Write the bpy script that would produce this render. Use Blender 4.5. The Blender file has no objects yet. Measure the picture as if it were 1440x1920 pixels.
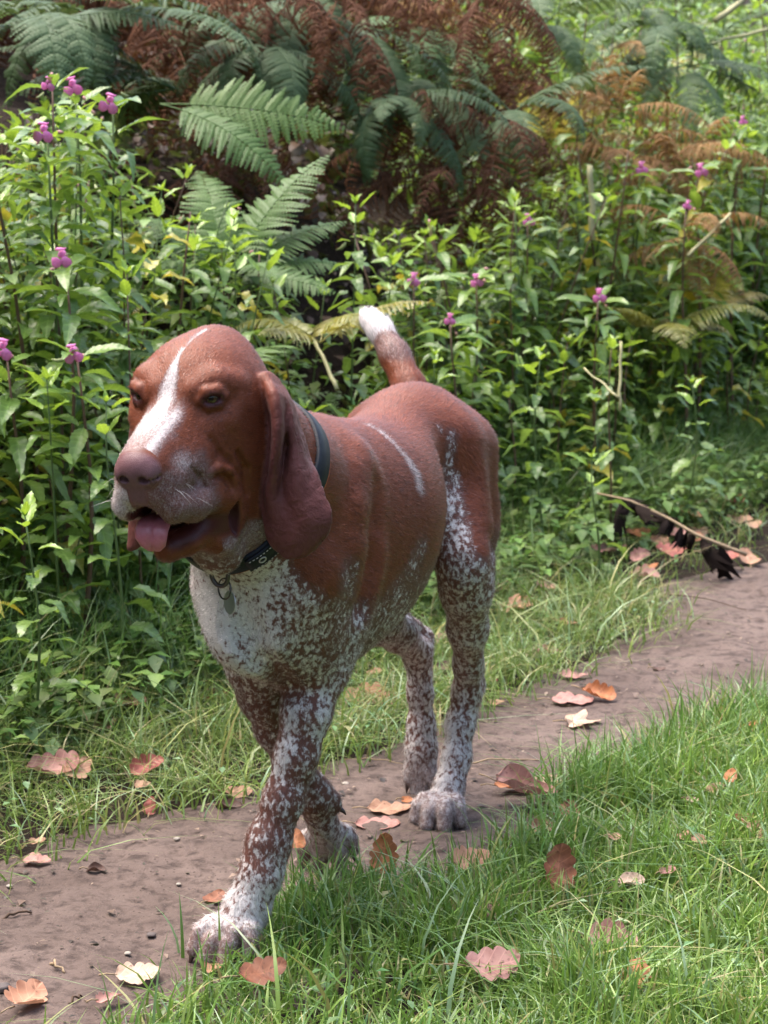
import bpy, bmesh, math, random
import numpy as np
from mathutils import Vector, Matrix, Euler
from mathutils.bvhtree import BVHTree

random.seed(7)
RNG = np.random.default_rng(11)
scene = bpy.context.scene
COL = scene.collection

# ------------------------------------------------------------------ camera, sky, sun, exposure
FPX = 4280.0                      # focal length in pixels of the 1440 x 1920 photograph
PITCH = math.radians(10.0)
CAM = np.array([0.0, 0.0, 1.01])
cam_data = bpy.data.cameras.new("camera")
cam_data.sensor_fit = 'VERTICAL'
cam_data.sensor_height = 36.0
cam_data.sensor_width = 27.0
cam_data.lens = FPX / 1920.0 * 36.0
cam_data.clip_start = 0.05
cam_data.clip_end = 400.0
cam_data.dof.use_dof = True
cam_data.dof.focus_distance = 2.62
cam_data.dof.aperture_fstop = 14.0
cam = bpy.data.objects.new("camera", cam_data)
cam.location = CAM.tolist()
cam.rotation_euler = (math.pi / 2 - PITCH, 0, 0)
COL.objects.link(cam)
scene.camera = cam

SUN_ELEV, SUN_AZ = math.radians(66), math.radians(-62)   # azimuth from +Y, negative = picture left
world = bpy.data.worlds.new("World")
scene.world = world
world.use_nodes = True
wn = world.node_tree
wn.nodes.clear()
w_out = wn.nodes.new('ShaderNodeOutputWorld')
w_bg = wn.nodes.new('ShaderNodeBackground')
w_sky = wn.nodes.new('ShaderNodeTexSky')
w_sky.sky_type = 'NISHITA'
w_sky.sun_disc = False
w_sky.sun_elevation = SUN_ELEV
w_sky.sun_rotation = SUN_AZ
w_sky.air_density = 1.0
w_sky.dust_density = 4.0
w_sky.ozone_density = 0.6
w_bg.inputs['Strength'].default_value = 0.14
wn.links.new(w_sky.outputs[0], w_bg.inputs[0])
wn.links.new(w_bg.outputs[0], w_out.inputs[0])

sun_data = bpy.data.lights.new("sun", 'SUN')
sun_data.energy = 1.5
sun_data.angle = math.radians(60)
sun_data.color = (1.0, 0.95, 0.88)
sun = bpy.data.objects.new("sun", sun_data)
sdir = Vector((math.cos(SUN_ELEV) * math.sin(SUN_AZ), math.cos(SUN_ELEV) * math.cos(SUN_AZ), math.sin(SUN_ELEV)))
sun.rotation_euler = sdir.to_track_quat('Z', 'Y').to_euler()
sun.location = (sdir * 20)[:]
COL.objects.link(sun)

vs = scene.view_settings
vs.view_transform = 'Standard'
vs.look = 'None'
vs.gamma = 1.0
vs.use_curve_mapping = False
vs.exposure = 2.1

scene.render.engine = 'CYCLES'
cy = scene.cycles
cy.max_bounces = 6
cy.diffuse_bounces = 3
cy.glossy_bounces = 2
cy.transmission_bounces = 3
cy.transparent_max_bounces = 4
cy.use_denoising = True

# ------------------------------------------------------------------ geometry of the view (used to measure, in metres)
_fw = np.array([0, math.cos(PITCH), -math.sin(PITCH)])
_up = np.array([0, math.sin(PITCH), math.cos(PITCH)])
_rt = np.array([1.0, 0, 0])


def ray(px, py):
    return _fw + _rt * (px - 720) / FPX + _up * (960 - py) / FPX


def at(px, py, Y):
    """the point of the place seen at a photograph position, at distance Y along the ground"""
    d = ray(px, py)
    return CAM + d * (Y / d[1])


def on_ground(px, py, z=0.0):
    d = ray(px, py)
    return CAM + d * ((z - CAM[2]) / d[2])


# ------------------------------------------------------------------ object helpers
def tag(o, label=None, cat=None, group=None, kind=None):
    if label: o['label'] = label
    if cat: o['category'] = cat
    if group: o['group'] = group
    if kind: o['kind'] = kind
    return o


def empty(name, loc=(0, 0, 0), rz=0.0):
    o = bpy.data.objects.new(name, None)
    o.empty_display_size = 0.05
    o.location = loc
    o.rotation_euler = (0, 0, rz)
    COL.objects.link(o)
    return o


def link(name, me, parent=None):
    o = bpy.data.objects.new(name, me)
    COL.objects.link(o)
    if parent is not None:
        o.parent = parent
    return o


def mesh_np(name, V, Fq, mat=None, smooth=True, mats=None, midx=None):
    """V (n,3), Fq (m,3|4) int array -> mesh datablock"""
    V = np.asarray(V, np.float32)
    Fq = np.asarray(Fq, np.int32)
    me = bpy.data.meshes.new(name)
    k = Fq.shape[1]
    me.vertices.add(len(V))
    me.vertices.foreach_set("co", V.ravel())
    me.loops.add(len(Fq) * k)
    me.loops.foreach_set("vertex_index", Fq.ravel())
    me.polygons.add(len(Fq))
    me.polygons.foreach_set("loop_start", np.arange(0, len(Fq) * k, k, dtype=np.int32))
    if smooth:
        me.polygons.foreach_set("use_smooth", np.ones(len(Fq), bool))
    for m in (mats or ([mat] if mat else [])):
        me.materials.append(m)
    if midx is not None:
        me.polygons.foreach_set("material_index", np.asarray(midx, np.int32))
    me.update(calc_edges=True)
    return me


def vcol(me, name, C):
    C = np.asarray(C, np.float32)
    if C.shape[1] == 3:
        C = np.concatenate([C, np.ones((len(C), 1), np.float32)], 1)
    a = me.color_attributes.new(name, 'FLOAT_COLOR', 'POINT')
    a.data.foreach_set("color", C.ravel())


def tube(pts, rads, n=8, cap=True):
    """swept tube -> V, quads"""
    pts = np.asarray(pts, float)
    rads = np.broadcast_to(np.asarray(rads, float), (len(pts),))
    T = np.gradient(pts, axis=0)
    T /= np.linalg.norm(T, axis=1, keepdims=True) + 1e-12
    ref = np.array([0.0, 0, 1]) if abs(T[0][2]) < 0.9 else np.array([1.0, 0, 0])
    V = []
    a = np.arange(n) * 2 * math.pi / n
    A = np.cross(T[0], ref); A /= np.linalg.norm(A)
    for p, t, r in zip(pts, T, rads):
        A = A - t * (A @ t); A /= np.linalg.norm(A) + 1e-12
        B = np.cross(t, A)
        V.append(p + r * (np.cos(a)[:, None] * A + np.sin(a)[:, None] * B))
    V = np.concatenate(V)
    q = []
    for i in range(len(pts) - 1):
        for j in range(n):
            k = (j + 1) % n
            q.append((i * n + j, i * n + k, (i + 1) * n + k, (i + 1) * n + j))
    if cap:
        c0, c1 = len(V), len(V) + 1
        V = np.concatenate([V, pts[:1], pts[-1:]])
        m = (len(pts) - 1) * n
        for j in range(0, n):
            k = (j + 1) % n
            q.append((k, j, c0, c0)); q.append((m + j, m + k, c1, c1))
    q = np.array(q, np.int32)
    return V, q


def clean_tris(me):
    """quads written with a repeated corner become triangles"""
    bm = bmesh.new(); bm.from_mesh(me)
    bmesh.ops.dissolve_degenerate(bm, dist=1e-7, edges=bm.edges)
    bm.to_mesh(me); bm.free()
    return me


def tube_mesh(name, pts, rads, mat, n=8):
    V, q = tube(pts, rads, n)
    bm = bmesh.new()
    vs_ = [bm.verts.new(v) for v in V]
    for a, b, c, d in q:
        try:
            bm.faces.new((vs_[a], vs_[b], vs_[c]) if c == d else (vs_[a], vs_[b], vs_[c], vs_[d])).smooth = True
        except ValueError:
            pass
    me = bpy.data.meshes.new(name)
    bm.to_mesh(me); bm.free()
    if mat: me.materials.append(mat)
    return me


def loop_tube(name, pts, r, mat, n=8):
    """closed ring"""
    pts = np.asarray(pts, float); m = len(pts)
    T = np.roll(pts, -1, 0) - np.roll(pts, 1, 0); T /= np.linalg.norm(T, axis=1, keepdims=True)
    c = pts.mean(0)
    a = np.arange(n) * 2 * math.pi / n
    V = []
    for p, t in zip(pts, T):
        A = p - c; A -= t * (A @ t); A /= np.linalg.norm(A) + 1e-12
        B = np.cross(t, A)
        V.append(p + r * (np.cos(a)[:, None] * A + np.sin(a)[:, None] * B))
    V = np.concatenate(V)
    q = [(i * n + j, i * n + (j + 1) % n, ((i + 1) % m) * n + (j + 1) % n, ((i + 1) % m) * n + j) for i in range(m) for j in range(n)]
    return mesh_np(name, V, q, mat)


# ------------------------------------------------------------------ material helpers
class NT:
    def __init__(self, name):
        self.m = bpy.data.materials.new(name)
        self.m.use_nodes = True
        self.t = self.m.node_tree
        self.t.nodes.clear()
        self.out = self.t.nodes.new('ShaderNodeOutputMaterial')

    def n(self, typ, **kw):
        nd = self.t.nodes.new(typ)
        for k, v in kw.items():
            if k.startswith('i_'):
                key = k[2:]
                nd.inputs[int(key) if key.isdigit() else key].default_value = v
            else:
                setattr(nd, k, v)
        return nd

    def l(self, a, b):
        self.t.links.new(a, b)

    def noise(self, vec, scale, detail=3.0, rough=0.55, dist=0.0):
        nd = self.n('ShaderNodeTexNoise')
        nd.inputs['Scale'].default_value = scale
        nd.inputs['Detail'].default_value = detail
        nd.inputs['Roughness'].default_value = rough
        nd.inputs['Distortion'].default_value = dist
        if vec is not None: self.l(vec, nd.inputs['Vector'])
        return nd

    def math(self, op, a, b=None, c=None, clamp=False):
        nd = self.n('ShaderNodeMath', operation=op, use_clamp=clamp)
        for i, v in enumerate((a, b, c)):
            if v is None: continue
            if isinstance(v, (int, float)): nd.inputs[i].default_value = v
            else: self.l(v, nd.inputs[i])
        return nd.outputs[0]

    def ramp(self, fac, stops, interp='LINEAR'):
        nd = self.n('ShaderNodeValToRGB')
        cr = nd.color_ramp
        cr.interpolation = interp
        while len(cr.elements) < len(stops): cr.elements.new(0.5)
        for e, (p, c) in zip(cr.elements, stops):
            e.position = p
            e.color = tuple(c) + (1,) if len(c) == 3 else c
        if fac is not None: self.l(fac, nd.inputs[0])
        return nd.outputs[0]

    def mix(self, fac, a, b, blend='MIX'):
        nd = self.n('ShaderNodeMix', data_type='RGBA', blend_type=blend)
        for i, v in ((0, fac), (6, a), (7, b)):
            if isinstance(v, (int, float)): nd.inputs[i].default_value = v
            elif isinstance(v, tuple): nd.inputs[i].default_value = v + (1,) if len(v) == 3 else v
            else: self.l(v, nd.inputs[i])
        return nd.outputs[2]

    def bump(self, h, strength, dist):
        nd = self.n('ShaderNodeBump')
        nd.inputs['Strength'].default_value = strength
        nd.inputs['Distance'].default_value = dist
        self.l(h, nd.inputs['Height'])
        return nd.outputs[0]

    def bsdf(self, color, rough=0.6, spec=0.5, normal=None, **kw):
        b = self.n('ShaderNodeBsdfPrincipled')
        if isinstance(color, tuple): b.inputs['Base Color'].default_value = color + (1,)
        else: self.l(color, b.inputs['Base Color'])
        if isinstance(rough, (int, float)): b.inputs['Roughness'].default_value = rough
        else: self.l(rough, b.inputs['Roughness'])
        b.inputs['Specular IOR Level'].default_value = spec
        if normal is not None: self.l(normal, b.inputs['Normal'])
        for k, v in kw.items():
            b.inputs[k.replace('_', ' ')].default_value = v
        return b

    def done(self, shader):
        self.l(shader.outputs[0] if hasattr(shader, 'outputs') else shader, self.out.inputs[0])
        return self.m


def smooth01(x, a, b):
    t = np.clip((np.asarray(x, float) - a) / (b - a), 0, 1)
    return t * t * (3 - 2 * t)


_perm = np.random.default_rng(5).random(4096).astype(np.float32)


def vnoise(P, scale, seed=0):
    """value noise on points, 0..1"""
    Q = np.asarray(P, np.float32) * scale + seed * 17.3
    I = np.floor(Q).astype(np.int64); Fr = Q - I
    u = Fr * Fr * (3 - 2 * Fr)
    out = 0
    for dx in (0, 1):
        for dy in (0, 1):
            for dz in (0, 1):
                h = ((I[:, 0] + dx) * 73856093 ^ (I[:, 1] + dy) * 19349663 ^ (I[:, 2] + dz) * 83492791) & 4095
                w = (u[:, 0] if dx else 1 - u[:, 0]) * (u[:, 1] if dy else 1 - u[:, 1]) * (u[:, 2] if dz else 1 - u[:, 2])
                out = out + w * _perm[h]
    return out
# ================================================================== GROUND, PATH, BANK
P_U = np.array([0.540, 0.842])          # along the path, away from the camera
P_V = np.array([-0.842, 0.540])         # across it, towards the bank
P_0 = np.array([-0.51, 2.93])           # on the far edge of the path


def s_of(x, y):
    return (np.asarray(x) - P_0[0]) * P_V[0] + (np.asarray(y) - P_0[1]) * P_V[1]


def u_of(x, y):
    return (np.asarray(x) - P_0[0]) * P_U[0] + (np.asarray(y) - P_0[1]) * P_U[1]


_BS = np.array([-6, 0.0, .15, .35, .60, .90, 1.15, 1.45, 1.80, 3.0, 6.0, 14, 60.])
_BZ = np.array([0, 0.0, .010, .035, .085, .18, .42, .74, .92, 1.45, 2.7, 5.6, 15.0])


def height(x, y):
    x = np.asarray(x, float); y = np.asarray(y, float)
    s = s_of(x, y); u = u_of(x, y)
    P = np.stack([x.ravel(), y.ravel(), np.zeros(x.size)], 1)
    wob = ((vnoise(P, 1.3, 31) - .5) * .45).reshape(x.shape)
    z = np.interp(s + wob * smooth01(s, .2, 1.0), _BS, _BZ)
    z = z * (0.55 + .45 * (1 - smooth01(u, 2.2, 4.5)) + .25 * smooth01(s, 2, 8))
    z = z - 1.0 * np.exp(-((s - 1.40) / .42) ** 2 - ((u - 2.08) / .21) ** 4)     # the dark hollow
    z = z + smooth01(s, .05, .6) * ((vnoise(P, 5, 32) - .5) * .07 + (vnoise(P, 14, 33) - .5) * .03).reshape(x.shape)
    n = (s < 0) * ((vnoise(P, 4.5, 34) - .5) * .016).reshape(x.shape) * smooth01(-s, .0, .1)
    return z + n


# far edge and near edge of the bare path, measured, as offsets across (s) for stations along (u)
_far = [(-40, 1665), (0, 1650), (150, 1575), (250, 1545), (450, 1505), (640, 1440), (760, 1405), (900, 1330), (1060, 1265), (1190, 1205), (1250, 1165), (1225, 1120), (1300, 1085), (1440, 1058), (1500, 1045)]
_near = [(60, 2010), (200, 1965), (330, 1900), (450, 1850), (560, 1790), (700, 1725), (860, 1690), (980, 1635), (1100, 1550), (1250, 1460), (1440, 1385), (1500, 1365)]


def edge_fn(pts):
    g = [on_ground(*p) for p in pts]
    U = np.array([u_of(a[0], a[1]) for a in g]); S = np.array([s_of(a[0], a[1]) for a in g])
    o = np.argsort(U); U, S = U[o], S[o]
    return lambda u: np.interp(u, np.concatenate([[U[0] - 3], U, [U[-1] + 4]]), np.concatenate([[S[0]], S, [S[-1]]]))


far_s, near_s = edge_fn(_far), edge_fn(_near)

k = NT("bank_soil")
tc = k.n('ShaderNodeTexCoord'); ob = tc.outputs['Object']
n1 = k.noise(ob, 6, 5, .6).outputs[0]; n2 = k.noise(ob, 45, 4, .65).outputs[0]
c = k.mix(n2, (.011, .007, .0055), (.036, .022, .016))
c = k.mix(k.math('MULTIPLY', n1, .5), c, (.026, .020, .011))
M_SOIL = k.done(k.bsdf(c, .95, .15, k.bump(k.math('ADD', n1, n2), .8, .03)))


def grid_sheet(name, xs, ys, zf, mat, kind):
    X, Y = np.meshgrid(xs, ys, indexing='ij')
    Z = zf(X, Y)
    V = np.stack([X.ravel(), Y.ravel(), Z.ravel()], 1)
    ny = len(ys)
    i, j = np.meshgrid(np.arange(len(xs) - 1), np.arange(ny - 1), indexing='ij')
    a = (i * ny + j).ravel()
    Q = np.stack([a, a + ny, a + ny + 1, a + 1], 1)
    o = link(name, mesh_np(name, V, Q, mat))
    o['kind'] = kind
    return o


xs = np.concatenate([-np.geomspace(60, 3.1, 16), np.arange(-3, 4.01, .045), np.geomspace(4.2, 60, 16)])
ys = np.concatenate([-np.geomspace(30, 1, 8), np.arange(-.5, 1.5, .2), np.arange(1.6, 9, .045), np.geomspace(9.1, 120, 26)])
ground = grid_sheet("ground", xs, ys, lambda X, Y: height(X, Y) - .004, M_SOIL, "structure")

# the bare path: one sheet a few millimetres proud of the ground
k = NT("trodden_earth")
tc = k.n('ShaderNodeTexCoord'); ob = tc.outputs['Object']
n1 = k.ramp(k.noise(ob, 3.2, 5, .62).outputs[0], [(.32, (0, 0, 0)), (.66, (1, 1, 1))]); n2 = k.noise(ob, 38, 5, .65, .3).outputs[0]; n3 = k.noise(ob, 210, 4, .7).outputs[0]
c = k.mix(n1, (.078, .053, .043), (.146, .105, .089))
c = k.mix(k.ramp(n2, [(.36, (1, 1, 1)), (.52, (0, 0, 0))]), c, (.055, .037, .031))
c = k.mix(k.ramp(n3, [(.62, (0, 0, 0)), (.72, (.7, .7, .7))]), c, (.19, .145, .122))
vo = k.n('ShaderNodeTexVoronoi'); vo.inputs['Scale'].default_value = 95; k.l(ob, vo.inputs['Vector'])
dots = k.math('MULTIPLY', k.math('LESS_THAN', vo.outputs['Distance'], .16), k.math('GREATER_THAN', n2, .50))
c = k.mix(dots, c, (.045, .030, .026))
hh = k.math('ADD', k.math('MULTIPLY', n2, 1.0), k.math('MULTIPLY', n3, .30))
M_PATH = k.done(k.bsdf(c, .88, .25, k.bump(hh, .75, .010)))
US = np.arange(-2.6, 8.0, .016)
nw = 46
PV, PQ = [], []
for u in US:
    a, b = float(near_s(u)) - .10, float(far_s(u)) + .05
    for j in range(nw):
        s = a + (b - a) * j / (nw - 1)
        p = P_0 + P_U * u + P_V * s
        PV.append((p[0], p[1], 0))
PV = np.array(PV)
zz_ = height(PV[:, 0], PV[:, 1])
P3 = np.concatenate([PV[:, :2], np.zeros((len(PV), 1))], 1)
zz_ += (vnoise(P3, 22, 41) - .5) * .010 + (vnoise(P3, 60, 42) - .5) * .0055 + (vnoise(P3, 120, 43) - .5) * .003
tt = np.tile(np.abs(np.linspace(-1, 1, nw)), len(US))
PV[:, 2] = zz_ + .004 - smooth01(tt, .86, 1.0) * .012
i, j = np.meshgrid(np.arange(len(US) - 1), np.arange(nw - 1), indexing='ij')
a = (i * nw + j).ravel()
path = link("path", mesh_np("path", PV, np.stack([a, a + nw, a + nw + 1, a + 1], 1), M_PATH))
path['kind'] = 'structure'
if path.data.polygons[0].normal.z < 0: path.data.flip_normals()


def gz(x, y):
    return float(height(np.array([x]), np.array([y]))[0])


def ground_hit(px, py):
    """where the view line through a photograph position meets the terrain"""
    d = ray(px, py)
    t = np.linspace(1.5, 14, 600)
    P = CAM + t[:, None] * d
    h = height(P[:, 0], P[:, 1])
    i = np.where(P[:, 2] < h)[0]
    return P[i[0]] if len(i) else P[-1]
# ================================================================== PLANTS
def leaf_material(name, c0, c1, c2, gloss=.60, rough=.34, trans=.36, vein=.35, veinscale=90.0):
    k = NT(name)
    tc = k.n('ShaderNodeTexCoord'); oi = k.n('ShaderNodeObjectInfo')
    sx = k.n('ShaderNodeSeparateXYZ'); k.l(tc.outputs['Object'], sx.inputs[0])
    ay = k.math('ABSOLUTE', sx.outputs[1])
    base = k.ramp(oi.outputs['Random'], [(.0, c0), (.55, c1), (1.0, c2)])
    nz = k.noise(tc.outputs['Object'], 60, 3).outputs[0]
    base = k.mix(k.math('MULTIPLY', nz, .45), base, tuple(v * .62 for v in c1))
    side = k.math('FRACT', k.math('MULTIPLY', k.math('SUBTRACT', sx.outputs[0], k.math('MULTIPLY', ay, .75)), veinscale))
    vn = k.math('LESS_THAN', k.math('ABSOLUTE', k.math('SUBTRACT', side, .5)), .07)
    mid = k.math('LESS_THAN', ay, .0011)
    vm = k.math('MAXIMUM', vn, mid)
    col = k.mix(k.math('MULTIPLY', vm, vein), base, tuple(min(1, v * 1.9 + .02) for v in c1))
    hgt = k.math('SUBTRACT', k.math('ABSOLUTE', k.math('SUBTRACT', side, .5)), k.math('MULTIPLY', mid, .5))
    bs = k.bsdf(col, rough, gloss, k.bump(hgt, .35, .0022))
    tr = k.n('ShaderNodeBsdfTranslucent')
    k.l(k.mix(.5, col, tuple(min(1, v) for v in (c1[0] * 2.2, c1[1] * 1.9, c1[2] * .8))), tr.inputs[0])
    mx = k.n('ShaderNodeMixShader'); mx.inputs[0].default_value = trans
    k.l(bs.outputs[0], mx.inputs[1]); k.l(tr.outputs[0], mx.inputs[2])
    return k.done(mx)


M_NETTLE = leaf_material("nettle_leaf", (.075, .145, .032), (.135, .225, .050), (.210, .310, .075))
M_YOUNG = leaf_material("young_leaf", (.170, .290, .040), (.230, .360, .050), (.300, .410, .080))
M_BALSAM = leaf_material("balsam_leaf", (.085, .165, .036), (.150, .250, .048), (.230, .330, .065), veinscale=70)
M_YELLOW = leaf_material("yellowing_leaf", (.38, .34, .06), (.46, .40, .06), (.34, .36, .08))
M_FERN = leaf_material("fern_frond", (.060, .120, .028), (.090, .165, .038), (.130, .205, .050), vein=.12, trans=.25, gloss=.35, rough=.5)
M_FERNDARK = leaf_material("dark_fern_frond", (.055, .095, .040), (.085, .135, .058), (.120, .170, .080), vein=.12, trans=.22, gloss=.22, rough=.55)
M_FERNYEL = leaf_material("yellowing_frond", (.22, .24, .06), (.28, .27, .07), (.34, .26, .09), vein=.1)
M_DEAD = leaf_material("dead_bracken", (.070, .029, .016), (.120, .050, .026), (.190, .085, .044), gloss=.15, rough=.8, vein=.1, trans=.12)
M_DEADTAN = leaf_material("tan_bracken", (.19, .105, .050), (.27, .155, .070), (.36, .23, .10), gloss=.15, rough=.8, vein=.1, trans=.2)


def plain(name, col, rough=.7, spec=.3, nscale=60, var=.35):
    k = NT(name); tc = k.n('ShaderNodeTexCoord')
    n = k.noise(tc.outputs['Object'], nscale, 3).outputs[0]
    return k.done(k.bsdf(k.mix(n, tuple(c * (1 - var) for c in col), tuple(min(1, c * (1 + var)) for c in col)), rough, spec))


M_STEM = plain("green_stem", (.085, .130, .040), .55)
M_REDSTEM = plain("reddish_stem", (.130, .075, .050), .5)
M_PALESTEM = plain("pale_stem", (.36, .33, .17), .6)
M_DRYSTEM = plain("dry_stalk", (.30, .215, .130), .8)
M_BROWNSTEM = plain("brown_stalk", (.075, .045, .028), .8)
k = NT("pink_petal"); tc = k.n('ShaderNodeTexCoord')
_c = k.mix(k.noise(tc.outputs['Object'], 160, 3).outputs[0], (.72, .20, .50), (.90, .45, .72))
_b = k.bsdf(_c, .5, .3); _t = k.n('ShaderNodeBsdfTranslucent'); k.l(_c, _t.inputs[0])
_m = k.n('ShaderNodeMixShader'); _m.inputs[0].default_value = .45; k.l(_b.outputs[0], _m.inputs[1]); k.l(_t.outputs[0], _m.inputs[2])
M_PINK = k.done(_m)
M_PALEPINK = plain("pale_pink_bud", (.50, .26, .24), .6, .3, 200, .3)
M_BLACK = plain("withered_black_leaf", (.020, .014, .012), .95, .05)


def leaf_mesh(name, L, W, n=11, serr=.0, fold=.25, droop=.25, peak=.36, heart=0.0, curl=0.0, mat=None, wave=0.0, seed=0):
    """a leaf blade lying along +x, five verts across: edge, half, midrib, half, edge"""
    rg = np.random.default_rng(seed)
    t = np.linspace(0, 1, n + 1)
    e = math.log(.5) / math.log(peak)
    w = np.sin(np.pi * t ** e) ** .85 * W * .5
    w[0] = .0012; w[-1] = .0002
    if heart: w[1] = max(w[1], w[2] * .82)
    V = []
    for i, (ti, wi) in enumerate(zip(t, w)):
        sw = wi * (1 + (serr if i % 2 else -serr * .6)) if 0 < i < n else wi
        x = ti * L; z0 = -droop * L * ti ** 2 + .06 * L * math.sin(ti * 3.1)
        ph = wave * math.sin(ti * 11 + seed)
        for f_ in (-1, -.5, 0, .5, 1):
            y = sw * f_
            back = -heart * L * abs(f_) if i <= 1 else 0
            V.append((x + back + (.012 * L * abs(f_) if 0 < i < n else 0), y, z0 + fold * abs(y) - curl * y * y / max(W, 1e-4) * 4 + ph * abs(f_) * W * .2))
    Q = []
    for i in range(n):
        for j in range(4):
            a = i * 5 + j
            Q.append((a, a + 5, a + 6, a + 1))
    return mesh_np(name, V, Q, mat)


NETTLE_LEAVES = [leaf_mesh("nettle_leaf", .062, .034, 13, .16, .20, dr, .30, .05, 0, M_NETTLE, .4, i) for i, dr in enumerate((.10, .28, .50, .75))]
YOUNG_LEAVES = [leaf_mesh("young_leaf", .052, .021, 11, .15, .35, dr, .33, .02, 0, M_YOUNG, .3, i) for i, dr in enumerate((-.25, -.05, .2))]
BALSAM_LEAVES = [leaf_mesh("balsam_leaf", .108, .036, 15, .10, .30, dr, .40, 0, 0, M_BALSAM, .3, i) for i, dr in enumerate((.05, .25, .45, .75))]
YELLOW_LEAVES = [leaf_mesh("yellow_leaf", .085, .046, 11, .14, .25, .5, .32, .04, 0, M_YELLOW, .6, 5)]


def basis(pos, az, el, roll, sc):
    """x axis of the piece points along azimuth az, elevation el"""
    d = np.array([math.cos(el) * math.cos(az), math.cos(el) * math.sin(az), math.sin(el)])
    y = np.array([-math.sin(az), math.cos(az), 0]); z = np.cross(d, y)
    y2 = y * math.cos(roll) + z * math.sin(roll); z2 = np.cross(d, y2)
    M = np.eye(4); M[:3, 0] = d * sc; M[:3, 1] = y2 * sc; M[:3, 2] = z2 * sc; M[:3, 3] = pos
    return Matrix(M.tolist())


def put(name, me, parent, M):
    o = bpy.data.objects.new(name, me)
    o.parent = parent
    o.matrix_local = M
    COL.objects.link(o)
    return o


def stem_curve(h, lean, az, n=7, seed=0):
    t = np.linspace(0, 1, n)
    w = .012 * np.sin(t * 5 + seed)
    return np.stack([math.cos(az) * lean * t ** 1.7 * h + w * math.sin(az), math.sin(az) * lean * t ** 1.7 * h - w * math.cos(az), h * t], 1)


def along(c, t):
    x = t * (len(c) - 1); i = min(int(x), len(c) - 2); f_ = x - i
    return c[i] * (1 - f_) + c[i + 1] * f_


R_ = random.Random(3)


def nettle(base, h, label, group, name="nettle", dense=1.0, yellow=0.0, bare=.12, lean=None, stem=None):
    r = empty(name, base)
    tag(r, label, "plant", group)
    az0 = R_.uniform(0, 6.28)
    c = stem_curve(h, R_.uniform(.02, .22) if lean is None else lean, R_.uniform(0, 6.28), seed=R_.uniform(0, 6))
    link("stem", tube_mesh("stem", c, np.linspace(.0034, .0012, len(c)), (M_STEM if R_.random() < .7 else M_REDSTEM) if stem is None else stem, 5), r)
    n = max(4, int(h / .041 * dense))
    for i in range(n):
        t = bare + (1 - bare) * (i + .5) / n
        top = i >= n - 2
        k_ = t ** .7
        sc = (1.02 - .50 * max(0, (t - .45) / .55)) * R_.uniform(.8, 1.2)
        for sgn in (0, math.pi):
            if not top and R_.random() < .08: continue
            az = az0 + i * math.pi / 2 + sgn + R_.uniform(-.35, .35)
            el = R_.uniform(-.35, .30) + (.45 if top else 0)
            pet = .022 * sc
            p = along(c, min(1, t)) + pet * np.array([math.cos(az) * math.cos(el), math.sin(az) * math.cos(el), math.sin(el)])
            if top: me = R_.choice(YOUNG_LEAVES); sc2 = R_.uniform(.75, 1.15)
            elif R_.random() < yellow: me = YELLOW_LEAVES[0]; sc2 = sc
            else: me = R_.choice(NETTLE_LEAVES); sc2 = sc
            put("leaf", me, r, basis(p, az, el, R_.uniform(-.35, .35), sc2))
    for j in range(4):
        az = az0 + j * math.pi / 2 + .5
        put("leaf", R_.choice(YOUNG_LEAVES), r, basis(c[-1], az, R_.uniform(.5, 1.0), 0, R_.uniform(.35, .6)))
    return r


def flower_mesh():
    V, F_ = [], []

    def el(c, r, n=8, m=5):
        b = len(V)
        for i in range(m + 1):
            th = math.pi * i / m
            for j in range(n):
                ph = 2 * math.pi * j / n
                V.append((c[0] + r[0] * math.sin(th) * math.cos(ph), c[1] + r[1] * math.sin(th) * math.sin(ph), c[2] + r[2] * math.cos(th)))
        for i in range(m):
            for j in range(n):
                F_.append((b + i * n + j, b + i * n + (j + 1) % n, b + (i + 1) * n + (j + 1) % n, b + (i + 1) * n + j))
    el((.004, 0, 0), (.012, .0060, .0058))
    el((-.009, 0, -.003), (.005, .0022, .0022))
    el((.016, .0075, -.011), (.0026, .0088, .0095)); el((.017, -.0080, -.010), (.0026, .0085, .0090))
    el((.013, 0, .010), (.0055, .0095, .0022))
    V[:] = [(x + .0012 * math.sin(y * 700 + z * 500), y + .0010 * math.sin(z * 800), z + .0010 * math.sin(y * 900)) for x, y, z in V]
    return mesh_np("flower", V, F_, M_PINK)


FLOWER = flower_mesh()
_v, _q = tube([(0, 0, 0), (.006, 0, -.004), (.014, 0, -.006), (.024, 0, -.004)], [.0012, .0036, .0034, .0006], 6)
POD = clean_tris(mesh_np("seed_pod", _v, _q, plain("seed_pod", (.22, .25, .10), .5)))
_v, _q = tube([(0, 0, 0), (.004, 0, -.002), (.010, 0, -.003)], [.0010, .0034, .0008], 6)
BUD = clean_tris(mesh_np("bud", _v, _q, M_PALEPINK))


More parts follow.
